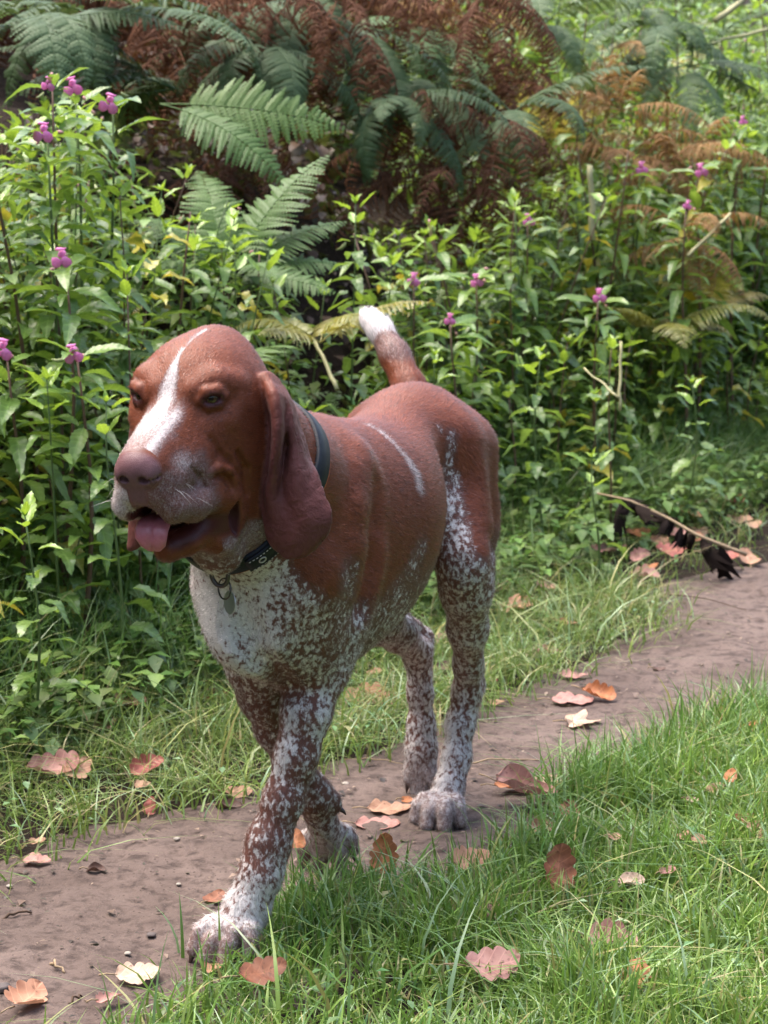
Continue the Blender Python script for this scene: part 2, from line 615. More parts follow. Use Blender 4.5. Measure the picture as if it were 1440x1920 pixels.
def balsam(base, h, label, group, flowers=1, name="balsam", bare=.25, lean=None, stem=None):
    r = empty(name, base)
    tag(r, label, "plant", group)
    az0 = R_.uniform(0, 6.28)
    c = stem_curve(h, R_.uniform(.02, .15) if lean is None else lean, R_.uniform(0, 6.28), seed=R_.uniform(0, 6))
    link("stem", tube_mesh("stem", c, np.linspace(.0060, .0018, len(c)), stem or R_.choice([M_REDSTEM, M_STEM, M_REDSTEM]), 6), r)
    n = max(4, int(h / .062))
    for i in range(n):
        t = bare + (1 - bare) * (i + .5) / n
        sc = (1.0 - .42 * max(0, (t - .5) / .5)) * R_.uniform(.7, 1.12) * (.8 if t < .45 else 1)
        for w in range(3):
            if R_.random() < .10: continue
            az = az0 + i * .9 + w * 2.094 + R_.uniform(-.3, .3)
            el = R_.uniform(-.35, .45)
            p = along(c, t) + .018 * np.array([math.cos(az), math.sin(az), .3])
            me = R_.choice(YOUNG_LEAVES) if t > .93 else R_.choice(BALSAM_LEAVES)
            put("leaf", me, r, basis(p, az, el, R_.uniform(-.4, .4), sc))
    if flowers:
        for w in range(9):
            t = (.985, .93, .87)[w // 3]
            az = az0 + w * 2.094 + (w // 3) * .9 + R_.uniform(-.3, .3)
            put("leaf", R_.choice(BALSAM_LEAVES[:3]), r, basis(along(c, t) + .010 * np.array([math.cos(az), math.sin(az), .3]), az, R_.uniform(-.1, .6), R_.uniform(-.4, .4), R_.uniform(.55, .95)))
    for j in range(flowers):
        az = R_.uniform(0, 6.28) if j else -1.6
        p = c[-1] + np.array([.03 * math.cos(az), .03 * math.sin(az), R_.uniform(.0, .035)])
        v, q = tube([c[-1], (c[-1] + p) / 2 + [0, 0, .008], p], .0008, 4)
        link("flower_stalk", clean_tris(mesh_np("flower_stalk", v, q, M_REDSTEM)), r)
        put("flower", FLOWER, r, basis(p, az, -.2, R_.uniform(-.3, .3), R_.uniform(.70, 1.15)))
    for j in range(3 if flowers else 2):
        az = R_.uniform(0, 6.28)
        p = c[-1] + np.array([.018 * math.cos(az), .018 * math.sin(az), R_.uniform(-.02, .02)])
        put("seed_pod" if j % 2 else "bud", POD if j % 2 else BUD, r, basis(p, az, R_.uniform(-.8, .2), 0, R_.uniform(.8, 1.3)))
    return r


def frond_mesh(name, L=.62, pairs=22, W=.17, arch=.9, mat=None, curl=0.0, seed=0, ragged=0.0, stalk=.16, lw=1.0):
    """a fern frond rising along +x and arching; feather leaflets with small lobes, one mesh"""
    rg = np.random.default_rng(seed)
    n = 26
    t = np.linspace(0, 1, n)
    ang = arch * (t ** 1.4)
    dx = np.cos(ang); dz = -np.sin(ang)
    X = np.concatenate([[0], np.cumsum((dx[1:] + dx[:-1]) / 2)]) * L / (n - 1)
    Z = np.concatenate([[0], np.cumsum((dz[1:] + dz[:-1]) / 2)]) * L / (n - 1)
    rach = np.stack([X, np.zeros(n), Z], 1)
    v, q = tube(rach, np.linspace(.0028, .0007, n), 5, cap=False)
    V = [v]; Q = [q]; nv = len(v)
    for i in range(pairs):
        tt = stalk + (1 - stalk) * (i + .4) / pairs
        c = np.array([np.interp(tt, t, rach[:, 0]), 0, np.interp(tt, t, rach[:, 2])])
        a = np.interp(tt, t, ang)
        fx = np.array([math.cos(a), 0, -math.sin(a)]); up = np.array([math.sin(a), 0, math.cos(a)])
        u = (tt - stalk) / (1 - stalk)
        ln = W * (.55 + .45 * min(1, u / .22)) * (1 - u ** 1.6) ** .9 + .006
        for sd in (1, -1):
            if rg.random() < ragged: continue
            l_ = ln * rg.uniform(.85, 1.1)
            sweep = .38 + rg.uniform(-.1, .1) * (1 + 2 * curl)
            m = max(4, int(l_ / .0105))
            dro = rg.uniform(.1, .4) + curl * rg.uniform(.6, 1.6)
            tw = rg.uniform(-.3, .3) * (1 + 2.5 * curl)
            d0 = np.array([0, sd, 0]) * math.cos(sweep) + fx * math.sin(sweep)
            pts = []
            for j in range(m + 1):
                r_ = j / m
                pts.append(c + d0 * l_ * r_ * math.cos(dro * r_) - up * l_ * r_ * math.sin(dro * r_ * .9))
            pts = np.array(pts)
            ax = np.cross(d0, up); ax = ax / np.linalg.norm(ax) * math.cos(tw) + up * math.sin(tw)
            for j in range(m):
                r0, r1 = pts[j], pts[j + 1]
                lw_ = (.0165 * (1 - (j / m) ** 1.5) * (l_ / .15) ** .5 + .0022) * lw * rg.uniform(.75, 1.15)
                mid = (r0 + r1) / 2 + (r1 - r0) * .35
                for s2 in (1, -1):
                    tip = mid + ax * s2 * lw_ - up * lw_ * (.18 + curl * rg.uniform(0, .8))
                    w2 = mid + (r1 - r0) * .42 + ax * s2 * lw_ * .72
                    V.append(np.array([r0, r1, w2, tip])); Q.append(np.array([[nv, nv + 1, nv + 2, nv + 3]])); nv += 4
    return mesh_np(name, np.concatenate(V), np.concatenate(Q), mat, smooth=False)


FRONDS = [frond_mesh("frond", .60, 26, .15, a, M_FERN, 0, i) for i, a in enumerate((.6, 1.0, 1.5))]
FRONDS_D = [frond_mesh("frond", .60, 30, .12, a, M_FERNDARK, .1, 10 + i) for i, a in enumerate((.8, 1.3, 1.9))]
FRONDS_Y = [frond_mesh("frond", .55, 20, .17, a, M_FERNYEL, .2, 20 + i) for i, a in enumerate((.8, 1.4))]
DEADS = [frond_mesh("dead_frond", .58, 24, .13, a, M_DEAD, .75, 30 + i, .22, lw=.55) for i, a in enumerate((.9, 1.4, 1.9, 2.4))]
DEADS_T = [frond_mesh("dead_frond", .50, 20, .14, a, M_DEADTAN, .6, 40 + i, .15, lw=.65) for i, a in enumerate((.7, 1.2, 1.7))]


def fern(base, label, group, fronds, n=7, sc=1.0, az=None, spread=math.pi, el=(.5, 1.1), name="fern", cat="fern"):
    r = empty(name, base)
    tag(r, label, cat, group)
    a0 = R_.uniform(0, 6.28) if az is None else az
    for i in range(n):
        a = a0 + spread * ((i + .5) / n * 2 - 1) + R_.uniform(-.2, .2)
        put("frond", R_.choice(fronds), r, basis(np.array([0, 0, .01]), a, R_.uniform(*el), R_.uniform(-.35, .35), sc * R_.uniform(.75, 1.15)))
    return r


# ---- where the leafy mass ends at the top of the picture (measured), used to choose plant heights
_PROF = np.array([(0, 250), (60, 190), (130, 190), (200, 240), (280, 350), (350, 420), (450, 450), (530, 490), (575, 600), (640, 640), (690, 600), (730, 470), (770, 430), (850, 440), (950, 370), (1050, 350), (1150, 250), (1250, 180), (1440, 150)])


def max_height(x, y, z0):
    px = 720 + FPX * x / (y * math.cos(PITCH) + .05)
    yt = np.interp(px, _PROF[:, 0], _PROF[:, 1])
    d = ray(px, yt)
    return CAM[2] + d[2] * (y / d[1]) - z0, px


COLS = [(120, "at the left edge of the picture"), (250, "left of the hound's face"), (400, "above the hound's brow"), (560, "above the hound's ear and neck"),
        (690, "just left of the hound's tail tip"), (830, "above the hound's rump"), (960, "right of the hound's rump"), (1090, "left of the pale stem"),
        (1220, "right of the pale stem"), (1340, "below the purple flower at right"), (9999, "at the right edge")]


def wording(kind, px, h, s, note):
    where = next(w for lim, w in COLS if px < lim)
    row = "in front by the verge" if s < .68 else "mid-thicket" if s < 1.0 else "at the back on the bank"
    size = "low" if h < .38 else "mid-height" if h < .62 else "tall"
    lab = f"{size} {note}{kind} {row}, {where}"
    return lab, f"{kind}s {row} {where}"


rs = np.random.default_rng(21)
n_net = n_bal = 0
tries = 0
placed = []
while (n_net < 275 or n_bal < 80) and tries < 40000:
    tries += 1
    u = rs.uniform(.0, 6.6); s = rs.uniform(.50, 1.80)
    if rs.random() < .45: s = rs.uniform(.50, .95)
    p = P_0 + P_U * u + P_V * s
    x, y = p
    z0 = gz(x, y)
    mh, px = max_height(x, y, z0)
    if px < -120 or px > 1560: continue
    hollow = 560 < px < 695 and s > .62
    if hollow: continue
    if 300 < px < 640 and s > 1.15: continue
    if mh < .22: continue
    if any((x - a) ** 2 + (y - b) ** 2 < .060 ** 2 for a, b in placed): continue
    front = s < .68
    h = min(mh, (rs.uniform(.22, .45) if front else rs.uniform(.50, 1.0)))
    if h < .2: continue
    wantb = (s > .68 and h > .5 and rs.random() < (.5 if px < 330 or px > 900 else .15))
    ln_ = rs.uniform(0, .28); st_ = M_REDSTEM if rs.random() < .4 else M_STEM
    note = "leaning " if ln_ > .17 else "red-stemmed " if st_ is M_REDSTEM else ""
    if wantb and n_bal < 80:
        balsam((x, y, z0 - .01), h, *wording('balsam', px, h, s, note), flowers=0, lean=ln_, stem=st_); n_bal += 1
    elif n_net < 275:
        yl_ = .02 if rs.random() < .82 else .35
        nettle((x, y, z0 - .01), h, *wording('nettle', px, h, s, ("yellowing " if yl_ > .1 else note)), yellow=yl_, lean=ln_, stem=st_); n_net += 1
    else: continue
    placed.append((x, y))


# ---- plants that can be singled out: base found below the measured tip
def below(px, py, Y):
    t = at(px, py, Y)
    z0 = gz(t[0], t[1])
    return (t[0], t[1], z0 - .01), max(.15, t[2] - z0)


FL = [
    (98, 122, 4.15, "tall balsam with the topmost pink flower at the upper left, above the thicket"),
    (138, 155, 4.25, "balsam with a pink flower just right of the topmost flower, upper left"),
    (200, 158, 4.30, "balsam with a pink flower and pale buds, right end of the upper left thicket"),
    (92, 215, 4.05, "balsam with a small pink flower below the topmost ones at the upper left"),
    (120, 465, 3.95, "balsam with a dark pink flower halfway down the left thicket"),
    (152, 630, 3.80, "balsam with a pink flower level with the hound's crown, left of its head"),
    (24, 646, 3.85, "balsam with a small pink flower at the left edge beside the hound's forehead level"),
    (1385, 212, 6.3, "balsam with the largest pink flower at the upper right"),
    (1316, 290, 6.1, "balsam with a drooping pink flower in front of yellowed bracken at the right"),
    (1192, 290, 6.1, "balsam with a small pink flower beside tan dead bracken"),
    (1290, 368, 5.9, "balsam with a purple pink flower at the right, below the drooping one"),
    (985, 382, 5.6, "balsam with a pink flower left of the pale stem"),
    (890, 490, 5.2, "balsam with a tiny pink flower above the hound's rump, right of its tail"),
    (852, 580, 5.0, "balsam with a tiny pink flower close above the hound's rump"),
    (775, 495, 5.1, "balsam with a pink flower straight above the tail tip"),
    (1120, 537, 5.5, "balsam with a faint pink flower in the nettles at the right")]
for px, py, Y, lab in FL:
    b, h = below(px, py + 20, Y)
    balsam(b, h, lab, "flowering balsams", flowers=1, lean=.0, bare=.4)
SOLO = [
    (668, 362, 4.75, "slender nettle spire standing alone in front of the dark hollow", .85),
    (252, 492, 3.95, "nettle with a bright crown of leaves at the upper left of the hound's head", .9),
    (100, 690, 3.75, "nettle with a bright green tip left of the hound's brow", .9),
    (208, 735, 3.72, "nettle with a bright tip just left of the hound's eye", .9),
    (1015, 640, 4.9, "nettle with a bright crown right of the hound's rump", .8),
    (1145, 622, 5.1, "nettle with a bright tip at the right, above the grassy verge", .8),
    (1300, 700, 5.3, "broad nettle by the right edge, low on the bank", .9),
    (60, 945, 3.45, "low nettle with pale leaves at the left edge, level with the tongue", .9),
    (1120, 840, 4.75, "low nettle with drooping leaves above the black withered stalk", .8)]
for px, py, Y, lab, bare in SOLO:
    b, h = below(px, py + 10, Y)
    nettle(b, h, lab, "nettles that stand out", lean=.02, bare=max(.1, 1 - .5 / h) if h > .6 else .15)

# ---- ferns on the bank
r = empty("fern", tuple(at(425, 520, 4.80)))
tag(r, "green fern with spread fronds beside the dark hollow, above the hound's head", "fern", "ferns on the bank")
for az_, el_, sc_, rl_, k_ in [(.05, .30, .44, .5, 0), (.30, .62, .50, .4, 0), (.55, 1.0, .62, .3, 0), (-.5, .10, .42, .6, 0), (2.0, 1.15, .56, -.2, 1), (2.7, .8, .50, -.3, 1), (-1.1, .45, .42, .1, 1), (3.4, .4, .42, -.4, 1)]:
    put("frond", FRONDS[k_], r, basis(np.array([0, 0, .0]), az_, el_, rl_, sc_))
r = empty("fern", tuple(at(300, 195, 5.1)))
tag(r, "fern frond reaching right across the dark bank towards the hollow", "fern", "ferns on the bank")
for az_, el_, sc_, rl_, k_ in [(-.15, .0, .70, 1.0, 0), (-.5, -.2, .6, .5, 1)]:
    put("frond", FRONDS[k_], r, basis(np.array([0, 0, .0]), az_, el_, rl_, sc_))
b, _ = below(330, 470, 4.7)
fern((b[0], b[1], b[2] + .1), "fern with low bright fronds in front of the bank, above the hound's crown", "ferns on the bank", FRONDS, 8, .75, az=-.6, spread=2.0, el=(.3, .8))
b, _ = below(470, 560, 4.5)
fern((b[0], b[1], b[2] + .1), "small fern half buried in the nettles right above the hound's head", "ferns on the bank", FRONDS, 8, .62, el=(.4, 1.0))
fern(tuple(at(330, 175, 5.5)), "fern with one long light frond arching over the bank at the upper left", "ferns on the bank", FRONDS_D, 7, .80, az=2.9, spread=1.2, el=(-.1, .6))
fern(tuple(at(60, 60, 5.4)), "dark fern with hanging fronds at the top left corner", "ferns on the bank", FRONDS_D, 8, .72, az=-.6, spread=2.2, el=(-.2, .5))
fern(tuple(at(190, 40, 5.6)), "dark fern drooping behind the balsam flowers at the upper left", "ferns on the bank", FRONDS_D, 8, .80, az=-1.6, spread=1.6, el=(-.2, .5))
for i, (px, py, Y, lab) in enumerate([
        (500, 90, 5.7, "dark drooping fern left of the hollow, under the top edge"),
        (560, 10, 5.9, "dark blue green fern hanging from the top of the bank, left of centre"),
        (690, 60, 5.9, "dark fern hanging down the bank above the hollow"),
        (740, 190, 5.8, "dark fern drooping right of the hollow"),
        (790, 60, 6.2, "green fern at the top of the bank, right of the hanging ones"),
        (800, 160, 6.0, "fern with a pale frond pointing right, right of the hollow"),
        (420, 20, 6.0, "green fern at the top edge left of the middle")]):
    fern(tuple(at(px, py, Y)), lab, "ferns hanging on the bank", FRONDS_D if i != 4 else FRONDS, 7, .52, az=-1.6 + R_.uniform(-.4, .4), spread=1.5, el=(-.75, .35))
b, _ = below(850, 420, 5.6)
fern((b[0], b[1], b[2] + .3), "small dark fern low on the bank right of the hollow", "ferns on the bank", FRONDS_D, 6, .5, el=(.3, 1.0))
for px, py, Y, lab in [(1350, 520, 6.2, "yellow green fern among the nettles at the right edge"), (1240, 560, 5.9, "pale fern right of the nettle crown at the right"),
                       (600, 560, 4.6, "yellow green fern at the foot of the dark hollow"), (400, 640, 4.3, "feathery fern right behind the hound's crown")]:
    tp_ = at(px, py, Y); b, _ = below(px, py, Y)
    fern((b[0], b[1], max(b[2] + .12, tp_[2] - .10)), lab, "ferns among the nettles", FRONDS_Y if px != 400 else FRONDS, 7, .42, el=(.4, 1.0))

# ---- dead bracken, brown on the bank
rd = np.random.default_rng(8)
DB = [(x_, y_) for x_ in range(250, 1010, 76) for y_ in range(-10, 430, 88)]


def rw_(py):
    return "along the top edge" if py < 60 else "high on the dark bank" if py < 190 else "halfway down the dark bank" if py < 310 else "at the foot of the bank"


def bw(px):
    return ("behind the upper left balsams" if px < 340 else "above the hound's crown" if px < 470 else "left of the dark hollow" if px < 590 else "above the dark hollow" if px < 700
            else "right of the dark hollow" if px < 830 else "left of the pale stem")


cnt = 0
for px, py in DB:
    px += rd.uniform(-25, 25); py += rd.uniform(-25, 25)
    if px < 620 and py > 330: continue
    if 520 < px < 725 and py > 130: continue
    if px < 330 and py > 60 and rd.random() < .5: continue
    Y = 5.75 + rd.uniform(-.1, .5) + .0006 * max(0, px - 600)
    p = at(px, py, Y)
    zt = gz(p[0], p[1])
    fern((p[0], p[1], max(p[2], zt)), f"brown dead bracken {rw_(py)}, {bw(px)}", f"dead bracken {rw_(py)} {bw(px)}", DEADS, 6, .62, az=-1.57, spread=1.7, el=(-.9, .35), name="dead_bracken", cat="bracken")
    cnt += 1
for px, py, Y, lab in [(1165, 215, 6.4, "tan dead bracken plume at the upper right, behind the pale stem"), (1180, 300, 6.3, "tan dead bracken low between the balsams at the upper right"),
                       (1260, 310, 6.4, "orange brown bracken clump left of the drooping pink flower"), (1330, 270, 6.5, "yellow tan bracken behind the drooping pink flower"),
                       (870, 60, 6.4, "orange brown bracken at the top, right of the middle"), (930, 130, 6.4, "rusty bracken tuft at the top right of the hollow"),
                       (1160, 110, 6.9, "pale brown bracken near the top edge at the right"), (1290, 450, 6.0, "faded bracken low at the right among yellow ferns")]:
    p = at(px, py, Y)
    fern(tuple(p), lab, "tan bracken plumes", DEADS_T, 8, .55, az=-1.57, spread=2.2, el=(-.8, .9), name="dead_bracken", cat="bracken")

for px, py, Y, lab in [(1250, 60, 6.9, "dark green fern clump standing near the top edge, right of the tan bracken"), (1290, 130, 6.8, "dark fern leaning under the clump near the top edge at the right"), (1200, 20, 7.1, "dark fern at the top edge above the pale brown bracken"), (1010, 60, 6.6, "green fern at the top edge beside the orange brown bracken"), (960, 220, 6.1, "brownish green fern right of the dead bracken patch")]:
    fern(tuple(at(px, py, Y)), lab, "dark ferns at the upper right", FRONDS_D, 8, .60, az=-1.57, spread=2.4, el=(-.5, .9))

# ---- far plants that close the view at the top right
fr = np.random.default_rng(33)
for i in range(30):
    px = fr.uniform(-40, 900); py = fr.uniform(-70, 15); Y = fr.uniform(6.4, 7.4)
    p = at(px, py, Y)
    live = fr.random() < .25
    wt = "above the upper left ferns" if px < 250 else "above the middle of the bank" if px < 620 else "right of the hanging ferns"
    fern(tuple(p), ("dark green fern" if live else "dead brown bracken") + " cut by the top edge, " + wt, ("ferns" if live else "bracken") + " along the top edge " + wt, FRONDS_D if live else DEADS, 7, .75, az=-1.57, spread=2.4, el=(-.7, .9),
         name="fern" if live else "dead_bracken", cat="fern" if live else "bracken")


def fw(px):
    return "above the brown bracken patch" if px < 960 else "above the pale stem" if px < 1130 else "left of the corner" if px < 1290 else "in the upper right corner"



for i in range(96):
    px = fr.uniform(760, 1520); Y = fr.uniform(6.9, 9.8)
    x = (px - 720) / FPX * Y
    z0 = gz(x, Y)
    d = ray(px, fr.uniform(-130, 200)); ht = CAM[2] + d[2] * Y / d[1] - z0
    h = float(np.clip(ht, .4, 1.7))
    if fr.random() < .55:
        balsam((x, Y, z0), h, "pale green balsam far back along the top edge, " + fw(px), "far balsams " + fw(px), flowers=0, name="balsam", bare=.15)
    else:
        nettle((x, Y, z0), h, "pale green nettle far back along the top edge, " + fw(px), "far nettles " + fw(px), dense=.8)
for i in range(26):
    px = fr.uniform(850, 1480); Y = fr.uniform(7.5, 10.5)
    x = (px - 720) / FPX * Y; z0 = gz(x, Y)
    fern((x, Y, z0 + fr.uniform(.1, .5)), "pale green fern far back along the top edge, " + fw(px), "far ferns " + fw(px), FRONDS if fr.random() < .5 else FRONDS_Y, 7, .9, el=(.3, 1.1))

# ---- single stalks
def stalk(pts, r0, r1, mat, name, label, cat="stalk"):
    P = np.array(pts, float); b0 = P[0].copy()
    n = 8
    t = np.linspace(0, len(P) - 1, n)
    C = np.stack([np.interp(t, np.arange(len(P)), P[:, i]) for i in range(3)], 1)
    C[1:-1] += np.random.default_rng(int(abs(P.sum() * 1000)) % 9999).normal(0, .0016, (n - 2, 3))
    o = link(name, tube_mesh(name, C - b0, np.linspace(r0, r1, n), mat, 6))
    o.location = b0.tolist()
    tag(o, label, cat)
    return o


stalk([at(1112, 450, 5.75), at(1106, 310, 5.75)], .0085, .0075, M_PALESTEM, "bare_stalk", "thick pale upright stem in front of dark bracken at the right", "stem")
stalk([at(590, 640, 4.6), at(632, 730, 4.5)][::-1], .005, .004, M_PALESTEM, "dry_stalk", "straw coloured stem slanting up behind the hound's neck", "stem")
stalk([at(1162, 770, 4.9), at(1164, 640, 4.95)], .004, .003, M_PALESTEM, "dry_stalk", "thin pale upright stem right of the hound's rump", "stem")
stalk([at(1160, 745, 4.9), at(1095, 690, 5.0)], .003, .002, M_PALESTEM, "dry_stalk", "thin pale stem leaning left from the upright one", "stem")
stalk([at(1340, 40, 7.2), at(1420, -20, 7.3)], .010, .008, M_PALESTEM, "dry_stalk", "straw coloured stem slanting at the top right corner", "stem")
stalk([at(1300, 90, 7.0), at(1440, 55, 7.2)], .006, .005, M_PALESTEM, "dry_stalk", "straw stem lying level near the top right corner", "stem")
stalk([at(1290, 480, 5.8), at(1370, 400, 5.9)], .005, .004, M_PALESTEM, "dry_stalk", "pale stem slanting up at the right below the purple flower", "stem")

# ---- undergrowth that nobody could count: small leaves in depth, one mesh
def leaf_cloud(name, P, size, az, el, cols, mat):
    """two-quad leaves at points P"""
    n = len(P)
    d = np.stack([np.cos(el) * np.cos(az), np.cos(el) * np.sin(az), np.sin(el)], 1)
    y = np.stack([-np.sin(az), np.cos(az), np.zeros(n)], 1); z = np.cross(d, y)
    L = size[:, None]; W = L * .30
    m = P + d * L * .45
    V = np.stack([P, m + y * W + z * L * .05, P + d * L - z * L * .22, m - y * W + z * L * .05, m - z * L * .03], 1)
    F_ = np.array([[0, 4, 1, 1], [0, 3, 4, 4], [4, 2, 1, 1], [3, 2, 4, 4]])
    T = F_[:, :3]
    Q = (np.arange(n)[:, None, None] * 5 + T[None]).reshape(-1, 3)
    me = mesh_np(name, V.reshape(-1, 3), Q, mat)
    vcol(me, 'tint', np.repeat(cols, 5, 0))
    o = link(name, me); o['kind'] = 'stuff'
    return o


def tint_material(name, gloss=.35, rough=.45, trans=.28):
    k = NT(name)
    a = k.n('ShaderNodeVertexColor', layer_name='tint')
    bs = k.bsdf(a.outputs['Color'], rough, gloss)
    tr = k.n('ShaderNodeBsdfTranslucent'); k.l(k.mix(.4, a.outputs['Color'], (.20, .34, .05)), tr.inputs[0])
    mx = k.n('ShaderNodeMixShader'); mx.inputs[0].default_value = trans
    k.l(bs.outputs[0], mx.inputs[1]); k.l(tr.outputs[0], mx.inputs[2])
    return k.done(mx)


M_TINT = tint_material("small_leaves")
ru = np.random.default_rng(77)


def greens(n, lo=(.055, .105, .026), hi=(.170, .270, .060)):
    t = ru.random((n, 1)) ** 1.2
    c = np.array(lo) * (1 - t) + np.array(hi) * t
    return c * ru.uniform(.85, 1.15, (n, 3))


N = 46000
u = ru.uniform(-2.4, 7.2, N); s = ru.beta(1.1, 1.8, N) * 1.6 + .22
XY = P_0 + u[:, None] * P_U + s[:, None] * P_V
z0 = height(XY[:, 0], XY[:, 1])
mh = np.array([max_height(a, b, c)[0] for a, b, c in zip(XY[:, 0], XY[:, 1], z0)])
pxs = 720 + FPX * XY[:, 0] / XY[:, 1]
hz = np.clip(np.minimum(mh - .06, .10 + .58 * smooth01(s, .40, .95)), .02, .7) * ru.random(N) ** .8
ok = (pxs > -1500) & (pxs < 2600) & ~((pxs > 560) & (pxs < 700) & (s > .70)) & ~((pxs > 300) & (pxs < 1000) & (s > 1.05))
P = np.stack([XY[:, 0], XY[:, 1], z0 + hz], 1)[ok]
leaf_cloud("undergrowth", P, ru.uniform(.018, .050, len(P)), ru.uniform(0, 6.28, len(P)), ru.uniform(-.6, .5, len(P)), greens(len(P)), M_TINT)
# fine dry fronds and litter on the bank face
N = 16000
u = ru.uniform(-.2, 6.5, N); s = ru.uniform(.85, 2.0, N)
XY = P_0 + u[:, None] * P_U + s[:, None] * P_V
z0 = height(XY[:, 0], XY[:, 1])
t = ru.random((N, 1))
P = np.stack([XY[:, 0], XY[:, 1], z0 + ru.random(N) ** 2 * .10], 1)
leaf_cloud("leaf_litter", P, ru.uniform(.02, .06, N), ru.uniform(0, 6.28, N), ru.uniform(-1.2, .3, N), np.array((.028, .016, .011)) * (1 - t) + np.array((.100, .052, .028)) * t, M_TINT)

# the thicket goes on up the slope behind, too far to count
N = 26000
px = ru.uniform(560, 1750, N); Y = ru.uniform(8.2, 15.0, N)
X = (px - 720) / FPX * Y
z0 = height(X, Y)
P = np.stack([X, Y, z0 + ru.random(N) ** .7 * (.35 + .45 * vnoise(np.stack([X, Y, 0 * X], 1), 1.6, 71))], 1)
leaf_cloud("far_thicket", P, ru.uniform(.04, .10, N), ru.uniform(0, 6.28, N), ru.uniform(-.6, .5, N), greens(N, (.055, .100, .026), (.200, .270, .070)), M_TINT)

N = 22000
px = ru.uniform(-2200, 620, N); Y = ru.uniform(7.2, 15.0, N)
X = (px - 720) / FPX * Y
z0 = height(X, Y)
t = ru.random((N, 1))
P = np.stack([X, Y, z0 + ru.random(N) ** .7 * .35], 1)
leaf_cloud("dead_bracken_cover", P, ru.uniform(.05, .14, N), ru.uniform(0, 6.28, N), ru.uniform(-.9, .4, N), np.array((.045, .024, .014)) * (1 - t) + np.array((.13, .065, .032)) * t, M_TINT)
N = 14000
u = ru.uniform(-3.2, .2, N); s = ru.uniform(.5, 2.2, N)
XY = P_0 + u[:, None] * P_U + s[:, None] * P_V
pxs = 720 + FPX * XY[:, 0] / XY[:, 1]
XY = XY[pxs < -130]
P = np.stack([XY[:, 0], XY[:, 1], height(XY[:, 0], XY[:, 1]) + ru.random(len(XY)) * .7], 1)
leaf_cloud("side_thicket", P, ru.uniform(.03, .08, len(P)), ru.uniform(0, 6.28, len(P)), ru.uniform(-.6, .5, len(P)), greens(len(P)), M_TINT)
# ================================================================== GRASS
def grass(name, XY, h, w, cols, lean, rng, mat, flat=0.0):
    n = len(XY)
    z0 = height(XY[:, 0], XY[:, 1])
    az = rng.uniform(0, 6.28, n)
    d = np.stack([np.cos(az), np.sin(az)], 1)
    side = np.stack([-np.sin(az), np.cos(az)], 1)
    rot = rng.uniform(-1.2, 1.2, n)
    side = side * np.cos(rot)[:, None] + d * np.sin(rot)[:, None]
    V = np.zeros((n, 9, 3), np.float32)
    lv = (0, .30, .58, .82, 1.0)
    for i, t in enumerate(lv):
        out = lean * h * t ** 2.0
        up = h * (t - .35 * np.minimum(lean, 1.6) * t ** 2.4)
        c = XY + d * out[:, None]
        z = z0 + np.maximum(up, .004)
        ww = w * (1 - t ** 2.2) * (.8 + .2 * (1 - t))
        if i < 4:
            V[:, i * 2, :2] = c - side * ww[:, None] * .5; V[:, i * 2 + 1, :2] = c + side * ww[:, None] * .5
            V[:, i * 2, 2] = z; V[:, i * 2 + 1, 2] = z
        else:
            V[:, 8, :2] = c; V[:, 8, 2] = z
    T = []
    for i in range(3):
        a = i * 2
        T += [(a, a + 1, a + 3), (a, a + 3, a + 2)]
    T.append((6, 7, 8))
    Q = (np.arange(n)[:, None, None] * 9 + np.array(T)[None]).reshape(-1, 3)
    me = mesh_np(name, V.reshape(-1, 3), Q, mat)
    sh = np.array([.75, .75, .92, .92, 1, 1, 1.06, 1.06, 1.1])
    vcol(me, 'tint', np.repeat(cols, 9, 0))
    o = link(name, me); o['kind'] = 'stuff'
    return o


M_GRASS = tint_material("grass_blades", .45, .38, .30)
rg = np.random.default_rng(90)


def gcols(n, a, b, yel, ycol=(.36, .33, .13)):
    t = rg.random((n, 1))
    c = np.array(a) * (1 - t) + np.array(b) * t
    m = rg.random(n) < yel
    c[m] = np.array(ycol) * rg.uniform(.6, 1.2, (m.sum(), 1))
    m = rg.random(n) < .10
    c[m] = np.array((.27, .38, .20)) * rg.uniform(.8, 1.2, (m.sum(), 1))
    return c * rg.uniform(.9, 1.1, (n, 3))


# lush grass on the near side of the path
N = 430000
u = rg.uniform(-2.4, 4.2, N); dd = rg.random(N) * 2.3
s = near_s(u) + .03 * rg.normal(size=N) - dd
XY = P_0 + u[:, None] * P_U + s[:, None] * P_V
px = 720 + FPX * XY[:, 0] / np.maximum(XY[:, 1], .3)
seen = (XY[:, 1] > 2.05) & (px > -180) & (px < 1640)
ok = (XY[:, 1] > 1.15) & (px > -1300) & (px < 2900) & (seen | (rg.random(N) < .55))
clump = vnoise(np.concatenate([XY, np.zeros((N, 1))], 1), 7, 51)
clump2 = vnoise(np.concatenate([XY, np.zeros((N, 1))], 1), 19, 52)
ok &= (rg.random(N) < .34 + .9 * clump)
XY, clump, clump2, dd = XY[ok], clump[ok], clump2[ok], dd[ok]
n = len(XY)
h = (.034 + .074 * clump ** 1.2 * (.6 + .8 * clump2)) * rg.uniform(.55, 1.40, n) * np.where(XY[:, 1] < 2.75, .85, 1.0)
grass("grass", XY, h, rg.uniform(.0028, .0064, n), gcols(n, (.080, .155, .024), (.245, .365, .070), .10), rg.gamma(2.0, .35, n), rg, M_GRASS)
